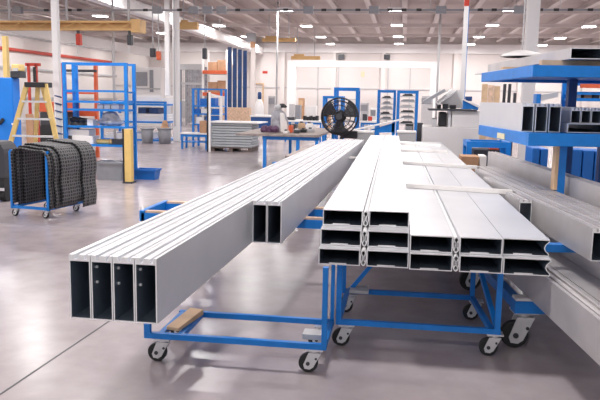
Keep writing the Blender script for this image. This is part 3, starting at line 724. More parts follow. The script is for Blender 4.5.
MB().box(x0, x1, Ys, Ys+1.02, .10, .13).build('deck_board', 'dark_wood', o)
ztop = pZ(230, 123, Ys); h = (ztop-.13)/9
for k in range(9):
    w = .006*((k*7) % 3)
    tag(MB().box(x0+w, x1-w, Ys+.01+w, Ys+1.0, .131+k*h, .131+(k+1)*h-.012).build('grey_slab', 'panelgrey', None, .01),
        'flat grey panel in the stack on the pallet, %s from the bottom' % ORD[k], 'panel', 'grey panels stacked on the pallet')
tag(MB().box(x0-.08, x1+.25, Ys-.05, Ys+1.05, .131+9*h, .131+9*h+.03).build('cover_board', 'white'), 'white board lying on top of the grey panel stack', 'board')
o = thing('corner_frame', 'white upright frame with black edge at the grey panel stack', 'frame', (pX(213, 140, 18.6), 18.65, 0))
MB().px(208.5, 92, 210.3, 151, 18.6, .06, 0).build('upright', 'white', o); MB().px(206.8, 93, 208.3, 151, 18.6, .06, 0).build('edge_guard', 'black', o)
MB().px(219.5, 96, 222, 151, 20.1, .05, 0).build('upright', 'white', o)
pa, pb = dp(209, 94, 18.63), dp(221, 97, 20.12); MB().bar(pa, pb, .05).build('cross_bar', 'white', o)

# --- work table in the middle
Yt = 14.35
x0, x1, z = pX(262, 136, Yt), pX(319, 136, Yt), pZ(290, 134.5, Yt)
o = thing('work_table', 'blue-legged work table crowded with tools behind the tall planks', 'table', ((x0+x1)/2, Yt+1.8, 0))
MB().box(x0-.55, x1, Yt-.05, Yt+3.6, z-.045, z).build('table_top', 'bench', o, .004)
for xx in (x0+.05, x0+.75, x1-.05):
    for yy in (Yt+.06, Yt+3.4): MB().box(xx-.033, xx+.033, yy-.033, yy+.033, 0, z-.045).build('leg', 'blue', o)
MB().box(x0, x1, Yt+.04, Yt+.08, z-.12, z-.045).build('apron', 'blue', o)
for k, (a, rr) in enumerate(((264.8, .085), (269.8, .09), (275, .085))):
    x = pX(a, 130, Yt+.4); q = MB().blob((x, Yt+.4, z+.07), rr, .13, .095, k, .12)
    tag(q.build('cloth_roll', 'purple'), 'dark purple rolled cloth on the work table, %s from left' % ORD[k], 'cloth', 'purple cloth rolls')
# draped coat on a stand
x = pX(279, 120, Yt+.9); Yg = Yt+.9
o = thing('coat_stand', 'grey and white coat draped over a stand on the work table', 'coat', (x, Yg, z))
m = MB(); n = 36; rings = []
zt = pZ(279, 105, Yg)
for f_, (rx, ry, off) in ((0, (.20, .16, .03)), (.3, (.18, .14, .015)), (.6, (.165, .12, 0)), (.85, (.13, .10, -.01)), (1, (.05, .05, -.01))):
    rings.append(m.poly([(x+off+rx*math.cos(t)*(1+.16*math.sin(7*t)), Yg+ry*math.sin(t)*(1+.16*math.sin(7*t+1)), z+.002+(zt-z-.10)*f_) for t in [2*PI*i/n for i in range(n)]]))
for A_, B_ in zip(rings, rings[1:]):
    for i in range(n): m.bm.faces.new([A_[i], A_[(i+1) % n], B_[(i+1) % n], B_[i]]).smooth = True
m.bm.faces.new(rings[0][::-1]); m.bm.faces.new(rings[-1]); m.build('coat', 'cloth', o)
MB().blob((x-.02, Yg, zt-.06), .075, .075, .085, 2, .1).build('stand_head', 'lgrey', o)
MB().blob((x+.06, Yg+.05, zt-.03), .11, .09, .055, 3, .15).build('cap', 'black', o)
MB().hexa([(x+.06, Yg-.15, z+.002), (x+.24, Yg-.13, z+.002), (x+.24, Yg+.06, z+.002), (x+.06, Yg+.06, z+.002), (x+.03, Yg-.10, zt-.16), (x+.11, Yg-.10, zt-.17), (x+.11, Yg+.04, zt-.17), (x+.03, Yg+.04, zt-.16)]).build('sleeve', 'foam', o, .02)
# small tools on the table
tools = [(288.5, 292, 124, .7, 'orange', 'hand_tool', 'orange hand tool standing on the work table'), (293.5, 299, 128.5, .5, 'dark', 'hand_tool', 'dark hand tool on the work table right of the orange one'),
         (300, 306, 128, .9, 'black', 'tool_case', 'black tool case on the work table near its right end'), (283, 288, 129.5, .35, 'foam', 'rag', 'white rag on the work table beside the draped coat'),
         (307, 313, 127.5, 1.2, 'lgrey', 'parts_tray', 'grey parts tray at the right end of the work table'), (289, 296, 122.5, 2.6, 'dark', 'vise', 'dark bench vise at the back of the work table'),
         (298, 304, 121.5, 2.9, 'wood', 'wood_block', 'wood block at the back of the work table'), (306, 312, 122, 2.8, 'white', 'carton', 'white carton at the back of the work table')]
for a, c, b, dy, m_, nm, lab in tools:
    Y = Yt+dy; o = thing(nm, lab, nm.replace('_', ' '), (pX((a+c)/2, 130, Y), Y, z))
    MB().px(a, b+1.5, c, 134, Y, .22, z+.001).build('body', m_, o, .012)
    MB().px(a+(c-a)*.3, b, a+(c-a)*.75, b+1.6, Y+.05, .08).build('grip', 'dark' if m_ != 'dark' else 'steel', o)

# back tables
for k, (a, c, yt, Y, m_, tm, lab) in enumerate(((250, 273, 115.5, 26, 'blue_dark', 'white', 'blue table with white top in front of the white canister'), (284, 322, 120.5, 24, 'blue', 'white', 'white-topped table with black parts behind the draped coat'),
                                               (360, 377, 121, 25, 'blue', 'white', 'white-topped table behind the sloping chute'))):
    o, z, x0, x1 = frame_table('work_table', lab, 'table', a, c, yt, Y, 1.2, m_, tm, th=.06)
    MB().box(x0+.05, x1-.05, Y+.04, Y+.06, .35, z-.06).build('front_panel', m_, o) if k == 0 else None
    if k == 1:
        for j in range(5):
            tag(MB().px(303+j*3.1, 115.8+(j % 2)*.8, 305.6+j*3.1, 120, Y+.2, .3, z+.001).build('machine_part', 'black', None, .01), 'small black part in the row on the white-topped table, %s from left' % ORD[j], 'machine part', 'black parts on the white table')
        tag(MB().px(287, 117, 294, 120.5, Y+.2, .4, z+.001).build('parts_tray', 'dark', None, .01), 'dark tray at the left end of the white-topped table', 'tray')
        for j, (a2, c2) in enumerate(((289, 293), (295, 300), (306, 316))):
            tag(MB().px(a2, 104+j, c2, 119, 30+j, .5, 0).build('floor_crate', ['lgrey', 'grey', 'white'][j], None, .01), '%s upright locker standing behind the white-topped table' % ['narrow light grey', 'mid grey', 'broad white'][j], 'locker')
    if k == 2:
        tag(MB().px(368, 116.5, 372, 121, Y+.2, .25, z+.001).build('hand_tool', 'red', None, .01), 'red tool on the table behind the sloping chute', 'tool')
        tag(MB().px(362.5, 114, 367, 121, Y+.3, .3, z+.001).build('machine_part', 'dark', None, .01), 'dark machine part left of the red tool', 'machine part')
clut = [(347, 352, 112, 20.5+.1, 'white', 'locker', 'white locker seen through the blue portal rack behind the fan'), (360, 368, 103, 33, 'lgrey', 'locker', 'light grey locker far behind the sloping chute'),
        (370, 376, 108, 34, 'white', 'locker', 'low white locker far behind the sloping chute'), (322, 330, 107, 33, 'card', 'locker', 'tan cupboard standing far behind the fan'),
        (405, 413, 124, 15.4, 'black', 'floor_motor', 'black motor on the floor before the central racks'), (421, 432, 96, 38, 'lgrey', 'locker', 'light grey locker at the back wall left of the machine'),
        (268, 275, 96, 34, 'lgrey', 'locker', 'grey locker right of the white canister'), (298, 303, 98, 36, 'card', 'locker', 'narrow tan locker at the foot of the gantry')]
for a, c, b, Y, m_, nm, lab in clut:
    if Y < 21 and Y > 20: continue
    o = thing(nm, lab, nm.split('_')[-1], (pX((a+c)/2, 120, Y), Y+.25, 0))
    MB().px(a, b, c, 150, Y, .5, 0).build('body', m_, o, .01)
    MB().px(a+.5, b+2, c-.5, b+8, Y-.02, .02).build('door_leaf' if nm == 'locker' else 'front_plate', 'grey' if m_ != 'card' else 'wood', o)
# white canister with dark cap, tan door frame behind
Yv = 30; x = pX(259.5, 105, Yv); r = .19
o = thing('gas_canister', 'white canister with a dark cap in front of the tan door frame', 'canister', (x, Yv, 0))
zt = pZ(260, 99, Yv)
MB().lathe((x, Yv, 0), [(r*.9, 0), (r, .05), (r, zt-.32), (r*.8, zt-.14), (.07, zt)], 20).build('shell', 'white', o)
MB().lathe((x, Yv, zt-.02), [(.075, 0), (.085, .06), (.085, .26), (.05, .32)], 14).build('cap', 'navy', o)
o = MB().box(pX(252.5, 90, YB), pX(254, 90, YB), YB-.12, YB-.02, 0, pZ(255, 84, YB)).box(pX(262.5, 90, YB), pX(264, 90, YB), YB-.12, YB-.02, 0, pZ(255, 84, YB)).box(pX(252.5, 90, YB), pX(264, 90, YB), YB-.12, YB-.02, pZ(255, 84, YB), pZ(255, 83, YB))
trim(o, 'wood')

# --- pedestal fan
Yf = 14.0; c = dp(339.5, 116.5, Yf); R = 18.3*(Yf/705.0)
o = thing('pedestal_fan', 'large black drum fan on a stand at the far end of the planks', 'fan', (c.x, Yf+.12, 0))
cage = MB()
cv = Vector((c.x, Yf, c.z))
for y, rr in ((-.09, R*.62), (-.05, R*.86), (0, R), (.10, R), (.19, R), (.24, R*.8), (-.10, R*.36)): cage.torus(cv+Vector((0, y, 0)), (0, 1, 0), rr, .009 if rr < R else .014, 40, 5)
for k in range(18):
    t = 2*PI*k/18; e = Vector((math.cos(t), 0, math.sin(t)))
    pts = [cv+e*(R*.14)+Vector((0, -.11, 0)), cv+e*(R*.62)+Vector((0, -.09, 0)), cv+e*R, cv+e*R+Vector((0, .19, 0)), cv+e*(R*.3)+Vector((0, .26, 0))]
    for a, b in zip(pts, pts[1:]): cage.cyl(a, b, .005, 5)
cage.build('cage', 'black', o)
MB().cyl(cv+Vector((0, -.125, 0)), cv+Vector((0, -.06, 0)), R*.17, 20).build('badge', 'dark', o)
MB().cyl(cv+Vector((0, -.02, 0)), cv+Vector((0, .08, 0)), R*.22, 20).build('hub', 'black', o)
for k in range(3):
    t0 = PI/2+.55+k*2*PI/3; b = MB(); n = 7; F0, B0 = [], []
    for rr in (R*.18, R*.5, R*.8, R*.96):
        F0.append([cv+Vector((rr*math.cos(t0+s*.95*(.75+.4*rr/R)), .03+.11*(s-.5), rr*math.sin(t0+s*.95*(.75+.4*rr/R)))) for s in [j/n for j in range(n+1)]])
    th = Vector((0, .008, 0)); G0 = [[b.bm.verts.new(q) for q in row] for row in F0]; G1 = [[b.bm.verts.new(q+th) for q in row] for row in F0]
    for i in range(3):
        for j in range(n):
            b.bm.faces.new([G0[i][j], G0[i][j+1], G0[i+1][j+1], G0[i+1][j]]).smooth = True; b.bm.faces.new([G1[i][j], G1[i+1][j], G1[i+1][j+1], G1[i][j+1]]).smooth = True
    for j in range(n):
        for i in (0, 3): b.bm.faces.new([G0[i][j], G0[i][j+1], G1[i][j+1], G1[i][j]])
    for i in range(3):
        for j in (0, n): b.bm.faces.new([G0[i][j], G0[i+1][j], G1[i+1][j], G1[i][j]])
    b.build('blade', 'dark', o)
MB().cyl(cv+Vector((0, .10, 0)), cv+Vector((0, .34, 0)), .11, 18).build('motor', 'black', o)
MB().cyl((c.x+.02, Yf+.32, .05), (c.x+.02, Yf+.32, c.z-.05), .035).build('pole', 'black', o)
MB().px(341, 131, 357, 138.5, Yf+.2, .25).build('control_box', 'black', o, .02)
MB().lathe((c.x+.02, Yf+.32, 0), [(.36, 0), (.36, .03), (.10, .06)], 24).build('foot', 'black', o)

# --- blue frames and shelf racks in the centre
def portal(label, a, c, yt, Y, pw, m='blue', shelves=(), dep=.6):
    x0, x1 = pX(a, 110, Y), pX(c, 110, Y); zt = pZ((a+c)/2, yt, Y)
    o = thing('frame_rack', label, 'rack', ((x0+x1)/2, Y+dep/2, 0))
    for xx in (x0, x1-pw):
        for yy in (Y, Y+dep-pw): MB().box(xx, xx+pw, yy, yy+pw, 0, zt).build('post', m, o)
    for yy in (Y, Y+dep-pw): MB().box(x0+pw, x1-pw, yy, yy+pw, zt-pw, zt).build('top_rail', m, o)
    for xx in (x0, x1-pw): MB().box(xx, xx+pw, Y+pw, Y+dep-pw, zt-pw, zt).build('side_rail', m, o)
    zs = []
    for s in shelves:
        z = pZ((a+c)/2, s, Y); zs.append(z); MB().box(x0+pw*.5, x1-pw*.5, Y+.01, Y+dep-.01, z-.03, z).build('shelf', 'lgrey' if m == 'blue' else m, o)
    return o, zs, x0, x1
portal('tall blue portal rack standing behind the black fan', 333.5, 358.5, 87.5, 20, .09, shelves=(99, 110, 121))
portal('lower blue portal rack left behind the black fan', 322.5, 343, 96, 19.2, .07, shelves=(112, 124))
o, zs, xa_, xb_ = portal('blue shelf rack of slim profiles, left of the central two', 377, 395.5, 90, 20.5, .07, shelves=(98, 103.5, 108.5, 114, 119))
o2, zs2, xc_, xd_ = portal('blue shelf rack of slim profiles, right of the central two', 396.5, 418, 90.5, 20, .08, shelves=(96, 101.5, 107, 112.5, 118, 123.5))
for (zz, X0, X1, Y, w, nm) in ((zs, xa_, xb_, 20.5, 5, 'left'), (zs2, xc_, xd_, 20, 6, 'right')):
    for k, z in enumerate(zz):
        r_ = random.Random(k+w); x_0 = X0+.09+r_.random()*.08; x_1 = X1-.09-r_.random()*.08
        tag(MB().box(x_0, x_1, Y+.05, Y+.25, z+.001, z+.035).box(x_0+.05, x_1-.02, Y+.1, Y+.3, z+.036, z+.06).build('metal_profile', ['dark', 'grey', 'lgrey', 'dark', 'grey', 'dark'][k], None),
            'slim metal profiles on the %s shelf from the top of the %s central rack' % (ORD[k], nm), 'metal profile', 'slim profiles in the central racks')
# sloping chute
o = thing('sloping_chute', 'sloping blue chute with white top between fan and racks', 'chute', (pX(378, 125, 17), 17.2, 0))
pa, pb = dp(352, 130, 17), dp(404, 118.5, 17)
dz = Vector((0, 0, -.03))
MB().hexa([pa+dz, pb+dz, pb+dz+Vector((0, .5, 0)), pa+dz+Vector((0, .5, 0)), pa, pb, pb+Vector((0, .5, 0)), pa+Vector((0, .5, 0))]).build('slide_plate', 'white', o)
p1 = dp(360, 131.5, 17); p2 = dp(395, 131.5, 17)
MB().prism([(p1.x, 17.03, pa.z-.07), (p2.x, 17.03, p2.z-.02), (p2.x, 17.03, pb.z-.11), ], (0, .44, 0)).build('side_panel', 'blue', o)
for xx, zz in ((p1.x+.12, pa.z-.03), (p2.x-.05, pb.z-.12)):
    for yy in (17.06, 17.40): MB().box(xx-.03, xx+.03, yy-.03, yy+.03, 0, zz).build('leg', 'blue', o)
# grey crates past the stack
for a, c, lab in ((354, 373, 'grey crate behind the fan side of the plank stack'), (397, 416, 'grey crate behind the flat planks near the dark bin')):
    o = thing('metal_crate', lab, 'crate', (pX((a+c)/2, 140, 14.6), 14.9, 0))
    MB().px(a, 133, c, 150, 14.6, .6, .08).build('body', 'lgrey', o, .01); MB().px(a-.4, 131.5, c+.4, 133, 14.58, .64).build('lid', 'white', o)
    for xx in (a+2, c-2): MB().box(pX(xx, 140, 14.6)-.04, pX(xx, 140, 14.6)+.04, 14.65, 15.15, 0, .08).build('skid', 'dark', o)

# --- grey machine
Ym = 13.6
x0, x1 = pX(423, 140, Ym), pX(484, 140, Ym)
o = thing('cutting_machine', 'pale grey cutting machine with tilted trays left of the rack', 'machine', ((x0+x1)/2, Ym+.6, 0))
zt = pZ(440, 127, Ym)
MB().box(x0, x1, Ym, Ym+1.2, .08, zt).build('cabinet', 'mgrey', o, .015)
MB().box(x0+.05, x1-.05, Ym+.05, Ym+1.15, 0, .08).build('plinth', 'dark', o)
MB().px(452, 110.5, 483, 127.2, Ym+.05, .9, zt-.002).build('upper_housing', 'mgrey', o, .015)
MB().px(429, 109.2, 477, 111, Ym-.02, .9).build('work_plate', 'dark', o)
MB().px(439, 112, 447, 127, Ym+.2, .4, zt-.002).build('saw_head', 'black', o, .03)
MB().px(448, 111, 451, 127, Ym+.1, .3, zt-.002).build('column', 'steel', o)
MB().px(432, 118, 437, 127, Ym+.15, .3, zt-.002).build('motor', 'lgrey', o, .02)
MB().px(443, 104, 448, 110, Ym+.2, .2).build('feed_arm', 'dark', o)
def slab(a, b, Y, dep, th): # tilted slab from pixel a to pixel b
    A_, B_ = dp(*a, Y), dp(*b, Y); n = Vector((-(B_-A_).z, 0, (B_-A_).x)).normalized()*th; d_ = Vector((0, dep, 0))
    return MB().hexa([A_, B_, B_+d_, A_+d_, A_+n, B_+n, B_+d_+n, A_+d_+n])
slab((424, 104), (446, 91.5), Ym+.1, .5, .06).build('feed_tray', 'grey', o)
slab((438, 105), (458, 91), Ym-.05, .7, .03).build('feed_tray', 'lgrey', o)
A_ = [dp(438, 101, Ym+.3), dp(452, 89, Ym+.3), dp(463, 92, Ym+.3), dp(462.5, 108, Ym+.3), dp(447, 108, Ym+.3)]
MB().prism(A_, (0, .5, 0)).build('hood', 'white', o)
MB().px(450, 105, 456, 110, Ym+.25, .1).build('bracket', 'dark', o)
MB().px(437, 104.5, 441, 109.5, Ym+.3, .1).build('bracket', 'dark', o)
o = thing('offcut_bin', 'blue tilted bin with a white slide behind the grey machine', 'bin', (pX(471, 105, 16), 16, 0))
A_ = [dp(463, 99, 16), dp(479, 106, 16), dp(477, 113, 16), dp(463, 111, 16)]
MB().prism(A_, (0, .5, 0)).build('hopper', 'blue', o)
slab((463, 100), (480, 108.5), 15.9, .6, .03).build('slide_plate', 'white', o)
MB().px(466, 96.5, 472, 101, 16.1, .3).build('lid', 'navy', o)
MB().box(pX(469, 110, 16)-.05, pX(469, 110, 16)+.05, 16.1, 16.3, 0, pZ(469, 111, 16)).build('leg', 'blue', o)
solid('dark_bin', 'tall dark bin standing left of the grey machine', 'bin', 417, 123, 422.5, 150, 14.95, .4, 'dark', None, 0)

# --- clutter behind the right rack
o = thing('trestle', 'low blue trestle frame between the grey machine and the rack', 'trestle', (pX(489, 150, 11.2), 11.4, 0))
x0, x1, zt = pX(466.5, 150, 11.2), pX(511, 150, 11.2), pZ(488, 142, 11.2)
MB().box(x0, x1, 11.2, 11.3, zt-.09, zt).build('top_rail', 'blue', o); MB().box(x0, x1, 11.8, 11.9, zt-.09, zt).build('top_rail', 'blue', o)
for xx in (x0, x1-.08):
    for yy in (11.2, 11.82): MB().box(xx, xx+.08, yy, yy+.08, 0, zt-.09).build('leg', 'blue', o)
MB().box(x0, x0+.08, 11.3, 11.8, zt-.09, zt).build('side_rail', 'blue', o); MB().box(x1-.08, x1, 11.3, 11.8, zt-.09, zt).build('side_rail', 'blue', o)
MB().box(x0+.08, x1-.08, 11.25, 11.85, .30, .33).build('shelf', 'blue', o)
o = thing('tool_chest', 'dark tool chest with an orange lid under the low blue trestle', 'chest', (pX(489, 150, 11.4), 11.5, .33))
MB().px(474, 150, 500, 156, 11.35, .4, .331).build('body', 'dark', o, .01); MB().px(490, 147.5, 499, 150, 11.35, .3).build('lid', 'orange', o, .01)
solid('wooden_crate', 'reddish wooden crate beside the far end of the ribbed planks', 'crate', 461, 156.5, 479, 163, 10.3, .4, 'card', None, 0)
solid('white_carton', 'white carton right of the reddish wooden crate', 'carton', 480, 156, 486.5, 164, 10.3, .35, 'foam', None, 0)
for k in range(3):
    a = 481+k*6.2
    tag(MB().px(a, 84+k, a+5.8, 130, 12.3, .04, 0).build('timber_board', 'wood' if k != 1 else 'osb', None, .004), 'tan board standing upright behind the rack, %s from left' % ORD[k], 'board', 'tan boards behind the rack')
for k, (a, b) in enumerate(((501, 84), (506, 84), (511, 93))):
    pa = dp(a+4, b, 12.8); pb = dp(a, 130, 12.8); pb.z = 0.012
    tag(MB().bar(pa, pb, .05, .03, (0, 1, 0)).build('metal_bar', 'dark'), 'dark bar leaning behind the rack, %s from left' % ORD[k], 'metal bar', 'dark bars behind the rack')
Yk = 12.6
o, zs, x0, x1 = shelf_unit('storage_rack', 'blue storage rack with an orange beam behind the right rack', 'rack', 569, 640, 82, (92, 98.5, 112, 128), Yk, .7, post=.09, th=.05)
MB().box(pX(580, 86, Yk), x1, Yk-.06, Yk, pZ(590, 88, Yk), pZ(590, 84, Yk)).build('beam', 'orange', o)
for k, (a, c, b) in enumerate(((575, 581, 94), (584, 592, 94.5), (594, 600, 93.5))):
    solid('parts_bin', '%s bin on the blue storage rack, %s from left' % (['white', 'brown', 'dark'][k], ORD[k]), 'bin', a, b, c, 98, Yk+.1, .35, ['white', 'card', 'dark'][k], None, zs[1]+.001)
o = thing('gas_heater', 'grey slanted duct piece on a blue stand behind the rack', 'duct', (pX(548, 100, 13), 13, 0))
A_ = [dp(540, 95, 13), dp(558, 92, 13), dp(558, 97, 13), dp(541, 101, 13)]
MB().prism(A_, (0, .4, 0)).build('duct_body', 'lgrey', o); MB().px(535.5, 94, 540, 130, 13, .3, 0).build('stand', 'blue', o)
for k in range(5):
    a = [532, 540.5, 571, 583, 595][k]; w = [7.5, 7.5, 11, 11, 13][k]
    solid('blue_bin', 'blue bin in the row behind the rack, %s from left' % ORD[k], 'bin', a, 148+k*.8, a+w, 170, 10.4, .6, 'blue_bin', 'blue bins behind the rack', 0, .015)
    q = pZ(a+w/2, 148+k*.8, 10.4)

# --- far-left machinery enclosure and more
x0, x1, zt = pX(131, 90, 33), pX(161, 90, 33), pZ(146, 67, 33)
o = thing('machine_enclosure', 'white machine enclosure with grey windows left of the column pair', 'machine', ((x0+x1)/2, 33.5, 0))
MB().box(x0, x1, 33, 34, 0, zt).build('housing', 'white', o)
for a, b, c, d_ in ((134, 72, 147, 86), (149.5, 70, 153, 92)): MB().px(a, b, c, d_, 32.95, .05).build('window_panel', 'grey', o)
for b in (88, 97): MB().px(132, b, 160, b+1.2, 32.94, .06).build('trim_strip', 'lgrey', o)
for a, b, c, d_, m_, lab in ((149.5, 47, 154.5, 57, 'dark', 'dark hoist motor hanging left of the column pair'), (156, 50, 159.5, 60, 'orange', 'orange hoist hanging just left of the column pair'), (202, 47, 206, 59, 'dark', 'dark hoist motor hanging above the brown cartons')):
    Yh = 24.6
    o = thing('chain_hoist', lab, 'hoist', (pX((a+c)/2, 50, Yh), Yh, pZ(a, d_, Yh)))
    MB().px(a, b+1, c, d_, Yh, .22).build('body', m_, o, .03)
    x = pX((a+c)/2, 50, Yh); MB().cyl((x, Yh+.1, pZ(a, b+1.5, Yh)), (x, Yh+.1, ZC), .018, 6).build('hanger_rod', 'lgrey', o)
o = thing('white_boiler', 'white cabinet with a grey door on the back wall left of the blue shelf unit', 'cabinet', (pX(186, 100, 40), 40, 0))
MB().px(180, 99, 191, 120, 40, .6, 0).build('body', 'white', o); MB().px(182, 101, 189, 118, 39.95, .05).build('door_leaf', 'lgrey', o)
# ------------------------------------------------------------------ overhead: crane runway, girder, busway, gantry, lamps
Xr = -9.6
zr0, zr1 = 1.5+((76)*9.6/255), 1.5+((87)*9.6/255)
o = thing('crane_runway', 'long white crane runway beam crossing overhead towards the back wall', 'crane beam', (Xr, 30, 3.9))
MB().box(Xr-.18, Xr+.18, 6, YB-.3, zr1-.04, zr1).box(Xr-.18, Xr+.18, 6, YB-.3, zr0, zr0+.04).box(Xr-.03, Xr+.12, 6, YB-.3, zr0+.04, zr1-.04).build('beam', 'white', o)
MB().box(Xr-.05, Xr+.05, 6, YB-.3, zr1, zr1+.08).build('rail', 'lgrey', o)
for y in (20, 28, 36, 44): MB().box(Xr-.04, Xr+.04, y-.04, y+.04, zr1+.08, ZC).build('hanger', 'white', o)
o = thing('crane_runway', 'second white runway beam along the left wall', 'crane beam', (-17.5, 28, 4.4))
MB().box(-17.7, -17.3, 8, YB-.3, 4.15, 4.65).build('beam', 'white', o)
for y in (16, 26, 36, 44): MB().box(-17.55, -17.45, y-.05, y+.05, 4.65, ZC).build('hanger', 'white', o)
tag(MB().cyl((XL+.10, 8, 3.7), (XL+.10, YB-.5, 3.7), .09, 10).build('wall_pipe', 'red'), 'red pipe running along the left wall', 'pipe')
# tan crane girder across the left
Yg = 20.0
x0, x1 = pX(-30, 25, Yg), pX(134, 25, Yg); z0, z1 = pZ(75, 30.5, Yg), pZ(75, 21, Yg)
o = thing('crane_girder', 'tan lattice crane girder overhead at the upper left', 'crane girder', ((x0+x1)/2, Yg, z0))
MB().box(x0, x1, Yg-.12, Yg+.12, z1-.06, z1).build('top_chord', 'tan', o); MB().box(x0, x1, Yg-.12, Yg+.12, z0, z0+.06).build('bottom_chord', 'tan', o)
MB().box(x0, x1, Yg+.06, Yg+.10, z0+.06, z1-.06).build('web', 'tan', o)
m = MB(); n = 12
for k in range(n):
    xa, xb = x0+(x1-x0)*k/n, x0+(x1-x0)*(k+1)/n
    a, b = ((z0+.03, z1-.03) if k % 2 else (z1-.03, z0+.03)); m.bar((xa, Yg-.09, a), (xb, Yg-.09, b), .03)
m.build('lattice', 'tan', o)
MB().box(x1-.02, x1+.25, Yg-.2, Yg+.3, z0-.06, z1+.04).build('end_carriage', 'tan', o)
for k in (0.25, .6, .97): MB().box(x0+(x1-x0)*k-.03, x0+(x1-x0)*k+.03, Yg-.03, Yg+.03, z1, ZC).build('hanger', 'lgrey', o)
for k, (a, b, c, d_, m_, lab) in enumerate(((75.5, 32, 79.5, 45, 'red', 'red chain hoist hanging from the tan girder'), (127, 33, 131, 45, 'dark', 'dark chain hoist at the right end of the tan girder'))):
    o = thing('chain_hoist', lab, 'hoist', (pX((a+c)/2, 40, Yg), Yg, pZ(a, d_, Yg)))
    MB().px(a, b+1.5, c, d_, Yg-.1, .2).build('body', m_, o, .02)
    MB().px(a+1, 30.3, c-1, b+2, Yg-.04, .08, None).build('trolley', 'dark', o)
    x = pX((a+c)/2, 40, Yg); MB().cyl((x, Yg, pZ(a, d_, Yg)), (x, Yg, pZ(a, d_+9, Yg)), .012, 6).build('chain', 'steel', o)
for k, (a, b, c, d_, Y, lab) in enumerate(((262, 36, 295, 41.5, 33, 'tan crane girder near the ceiling right of the dark blue sheets'), (291, 54, 320, 59.5, 38, 'tan crane trolley beam above the white gantry'), (179, 20, 197, 29, 27, 'tan hoist carriage on the white runway near the columns'))):
    o = thing('crane_girder', lab, 'crane girder', (pX((a+c)/2, b, Y), Y, pZ((a+c)/2, d_, Y)))
    mb = MB().px(a, b+2, c, d_, Y, .25); mb.build('beam', 'tan', o)
    MB().px(a+(c-a)*.1, b, a+(c-a)*.45, b+2.1, Y+.05, .15).build('carriage', 'tan', o)
    for t in (.2, .8):
        x = pX(a+(c-a)*t, b, Y); MB().box(x-.02, x+.02, Y+.08, Y+.12, pZ(a, b+2.2, Y), ZC).build('hanger', 'lgrey', o)
# busway with junction boxes
Yq = 20.6; z0, z1 = pZ(300, 11, Yq), pZ(300, 9.2, Yq)
x0, x1 = pX(-30, 10, Yq), pX(630, 10, Yq)
o = thing('busway', 'dark power busway with grey junction boxes spanning the hall overhead', 'busway', ((x0+x1)/2, Yq, z0))
MB().box(x0, x1, Yq-.03, Yq+.03, z0, z1).build('rail', 'grey', o)
zc_ = (z0+z1)/2
for a in (308.5, 374, 441, 519, 158, 194, 208, 222, 18): MB().box(pX(a, 10, Yq)-.14, pX(a, 10, Yq)+.14, Yq-.10, Yq+.06, zc_-.10, zc_+.10).build('junction_box', 'grey', o)
for a in (47, 70, 80, 146, 180, 238, 262, 286, 324, 339, 358, 390, 404, 419, 466, 480, 494, 540, 556, 570, 590): MB().box(pX(a, 10, Yq)-.07, pX(a, 10, Yq)+.07, Yq-.06, Yq-.02, zc_-.035, zc_+.035).build('clip', 'black', o)
for a in (40, 170, 300, 430, 560): MB().cyl((pX(a, 10, Yq), Yq, z1), (pX(a, 10, Yq), Yq, ZC), .012, 6).build('hanger_rod', 'lgrey', o)
# white gantry near the back wall
Yn = 42
x0, x1 = pX(288, 63, Yn), pX(440, 63, Yn); z0, z1 = pZ(360, 67.5, Yn), pZ(360, 61, Yn)
o = thing('gantry_crane', 'white portal gantry standing before the back wall', 'gantry', ((x0+x1)/2, Yn, 0))
MB().box(x0, x1, Yn-.2, Yn+.2, z0, z1).build('beam', 'white', o)
for xx in (x0, x1-.5): MB().box(xx, xx+.5, Yn-.2, Yn+.2, 0, z0).build('leg', 'white', o)
for a, lab in ((341, 'dark bracket box on the back wall above the gantry, left'), (387, 'dark bracket box on the back wall above the gantry, right')):
    tag(MB().px(a-3, 54.5, a+3, 59.5, YB-.30, .298).build('wall_box', 'dark'), lab, 'box')
solid('wall_sign', 'small cream notice on the back wall below the gantry beam', 'sign', 361, 71.5, 364.5, 77, YB-.03, .028, 'sign')
solid('wall_sign', 'small red sign on the back wall right of the blue sheets', 'sign', 262.5, 71, 267.5, 73.5, YB-.03, .028, 'red')
solid('wall_box', 'grey electrical box high on the pinkish post', 'box', 246, 33, 255, 41.4, 35.95, .25, 'grey')
solid('post_cap', 'reddish brown block on top of the pinkish post', 'block', 250.3, 41.5, 254.7, 47.5, 35.95, .25, 'card')
o = thing('pendant_shade', 'white dish-shaped shade hanging behind the upper rack tray', 'shade', (pX(522, 53, 13), 13, pZ(522, 57, 13)))
z = pZ(522, 57, 13); x = pX(522, 53, 13)
MB().lathe((x, 13, z), [(.36, 0), (.37, .012), (.30, .06), (.14, .105), (.05, .12), (.05, .10), (.14, .085), (.29, .045), (.34, .0)], 28).build('dish', 'white', o)
MB().cyl((x, 13, z+.10), (x, 13, ZC), .014, 6).build('hanger_rod', 'lgrey', o)
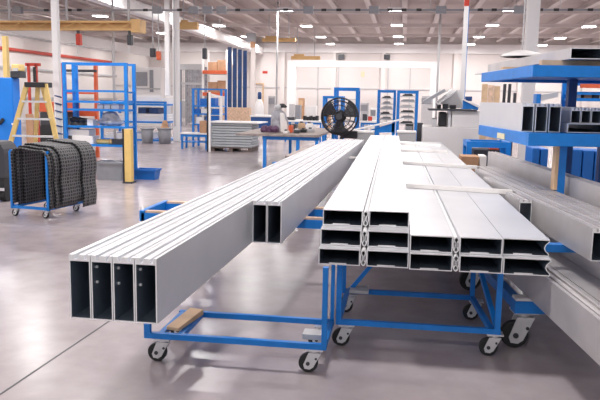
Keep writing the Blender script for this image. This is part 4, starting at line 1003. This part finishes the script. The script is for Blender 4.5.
# lamps
rows = [(-9.1, [34, 40]), (-4.8, [28, 34, 40, 45]), (-.5, [28, 33.5, 39.5, 44.5]), (3.8, [28, 33.5, 39.5, 44.5]), (8.1, [34, 40, 45]), (-13.4, [30, 38])]
for x, ys in rows:
    for k, y in enumerate(ys):
        nm = {-9.1: 'above the runway beam', -4.8: 'left of the fan', -.5: 'straight above the flat planks', 3.8: 'above the rack post', 8.1: 'at far right', -13.4: 'at far left'}[x]
        o = thing('ceiling_lamp', 'glowing ceiling lamp, %s from the camera in the row %s' % (ORD[k], nm), 'lamp', (x, y, ZC-.62), 'ceiling lamps')
        MB().box(x-.28, x+.28, y-.28, y+.28, ZC-.58, ZC-.50).build('housing', 'white', o)
        MB().box(x-.25, x+.25, y-.25, y+.25, ZC-.595, ZC-.581).build('diffuser', 'lamp', o)
        for s in (-.2, .2): MB().cyl((x+s, y, ZC-.5), (x+s, y, ZC-.20), .012, 6).build('hanger_rod', 'lgrey', o)
def area(x, y, z, sx, sy, P, col=(1, .97, .95)):
    l = bpy.data.lights.new('hall_and_fill_light', 'AREA'); l.shape = 'RECTANGLE'; l.size = sx; l.size_y = sy; l.energy = P; l.color = col
    ob = bpy.data.objects.new('hall_and_fill_light', l); C.objects.link(ob); ob.location = (x, y, z); return ob
for x in (-17.7, -13.4, -9.1, -4.8, -.5, 3.8, 8.1, 12.4):
    for y in (-2, 4, 10, 16, 22, 28, 33.5, 39.5, 44.5):  # near rows have no fixtures, added out of view to light the front
        P = 108 if y > 30 else 80 if y > 12 else {10: 140, 4: 110, -2: 70}[y]
        if x > 0 and y < 12: P *= .5 if y == 10 else .14
        area(x, y, ZC-.63, .55, .55, P)

# ------------------------------------------------------------------ added white world fill, entering where the wall behind the camera is left out
w = bpy.data.worlds.new('world'); bpy.context.scene.world = w; w.use_nodes = True
bg = w.node_tree.nodes['Background']; bg.inputs['Color'].default_value = (.93, .96, 1, 1); bg.inputs['Strength'].default_value = .75

# ------------------------------------------------------------------ camera and view
cd = bpy.data.cameras.new('camera'); cam = bpy.data.objects.new('camera', cd); C.objects.link(cam)
cd.sensor_width = 36; cd.sensor_fit = 'HORIZONTAL'; cd.lens = 36*F/600; cd.clip_end = 200; cd.clip_start = .05
cam.matrix_world = Matrix(((RV.x, UV.x, -fwd.x, 0), (RV.y, UV.y, -fwd.y, 0), (RV.z, UV.z, -fwd.z, H), (0, 0, 0, 1)))
sc = bpy.context.scene; sc.camera = cam
vs = sc.view_settings; vs.view_transform = 'Standard'; vs.look = 'None'; vs.gamma = 1; vs.use_curve_mapping = False; vs.exposure = 0.14
sc.cycles.use_denoising = True
sc.cycles.max_bounces = 8; sc.cycles.diffuse_bounces = 5; sc.cycles.glossy_bounces = 4
sc.cycles.sample_clamp_indirect = 6
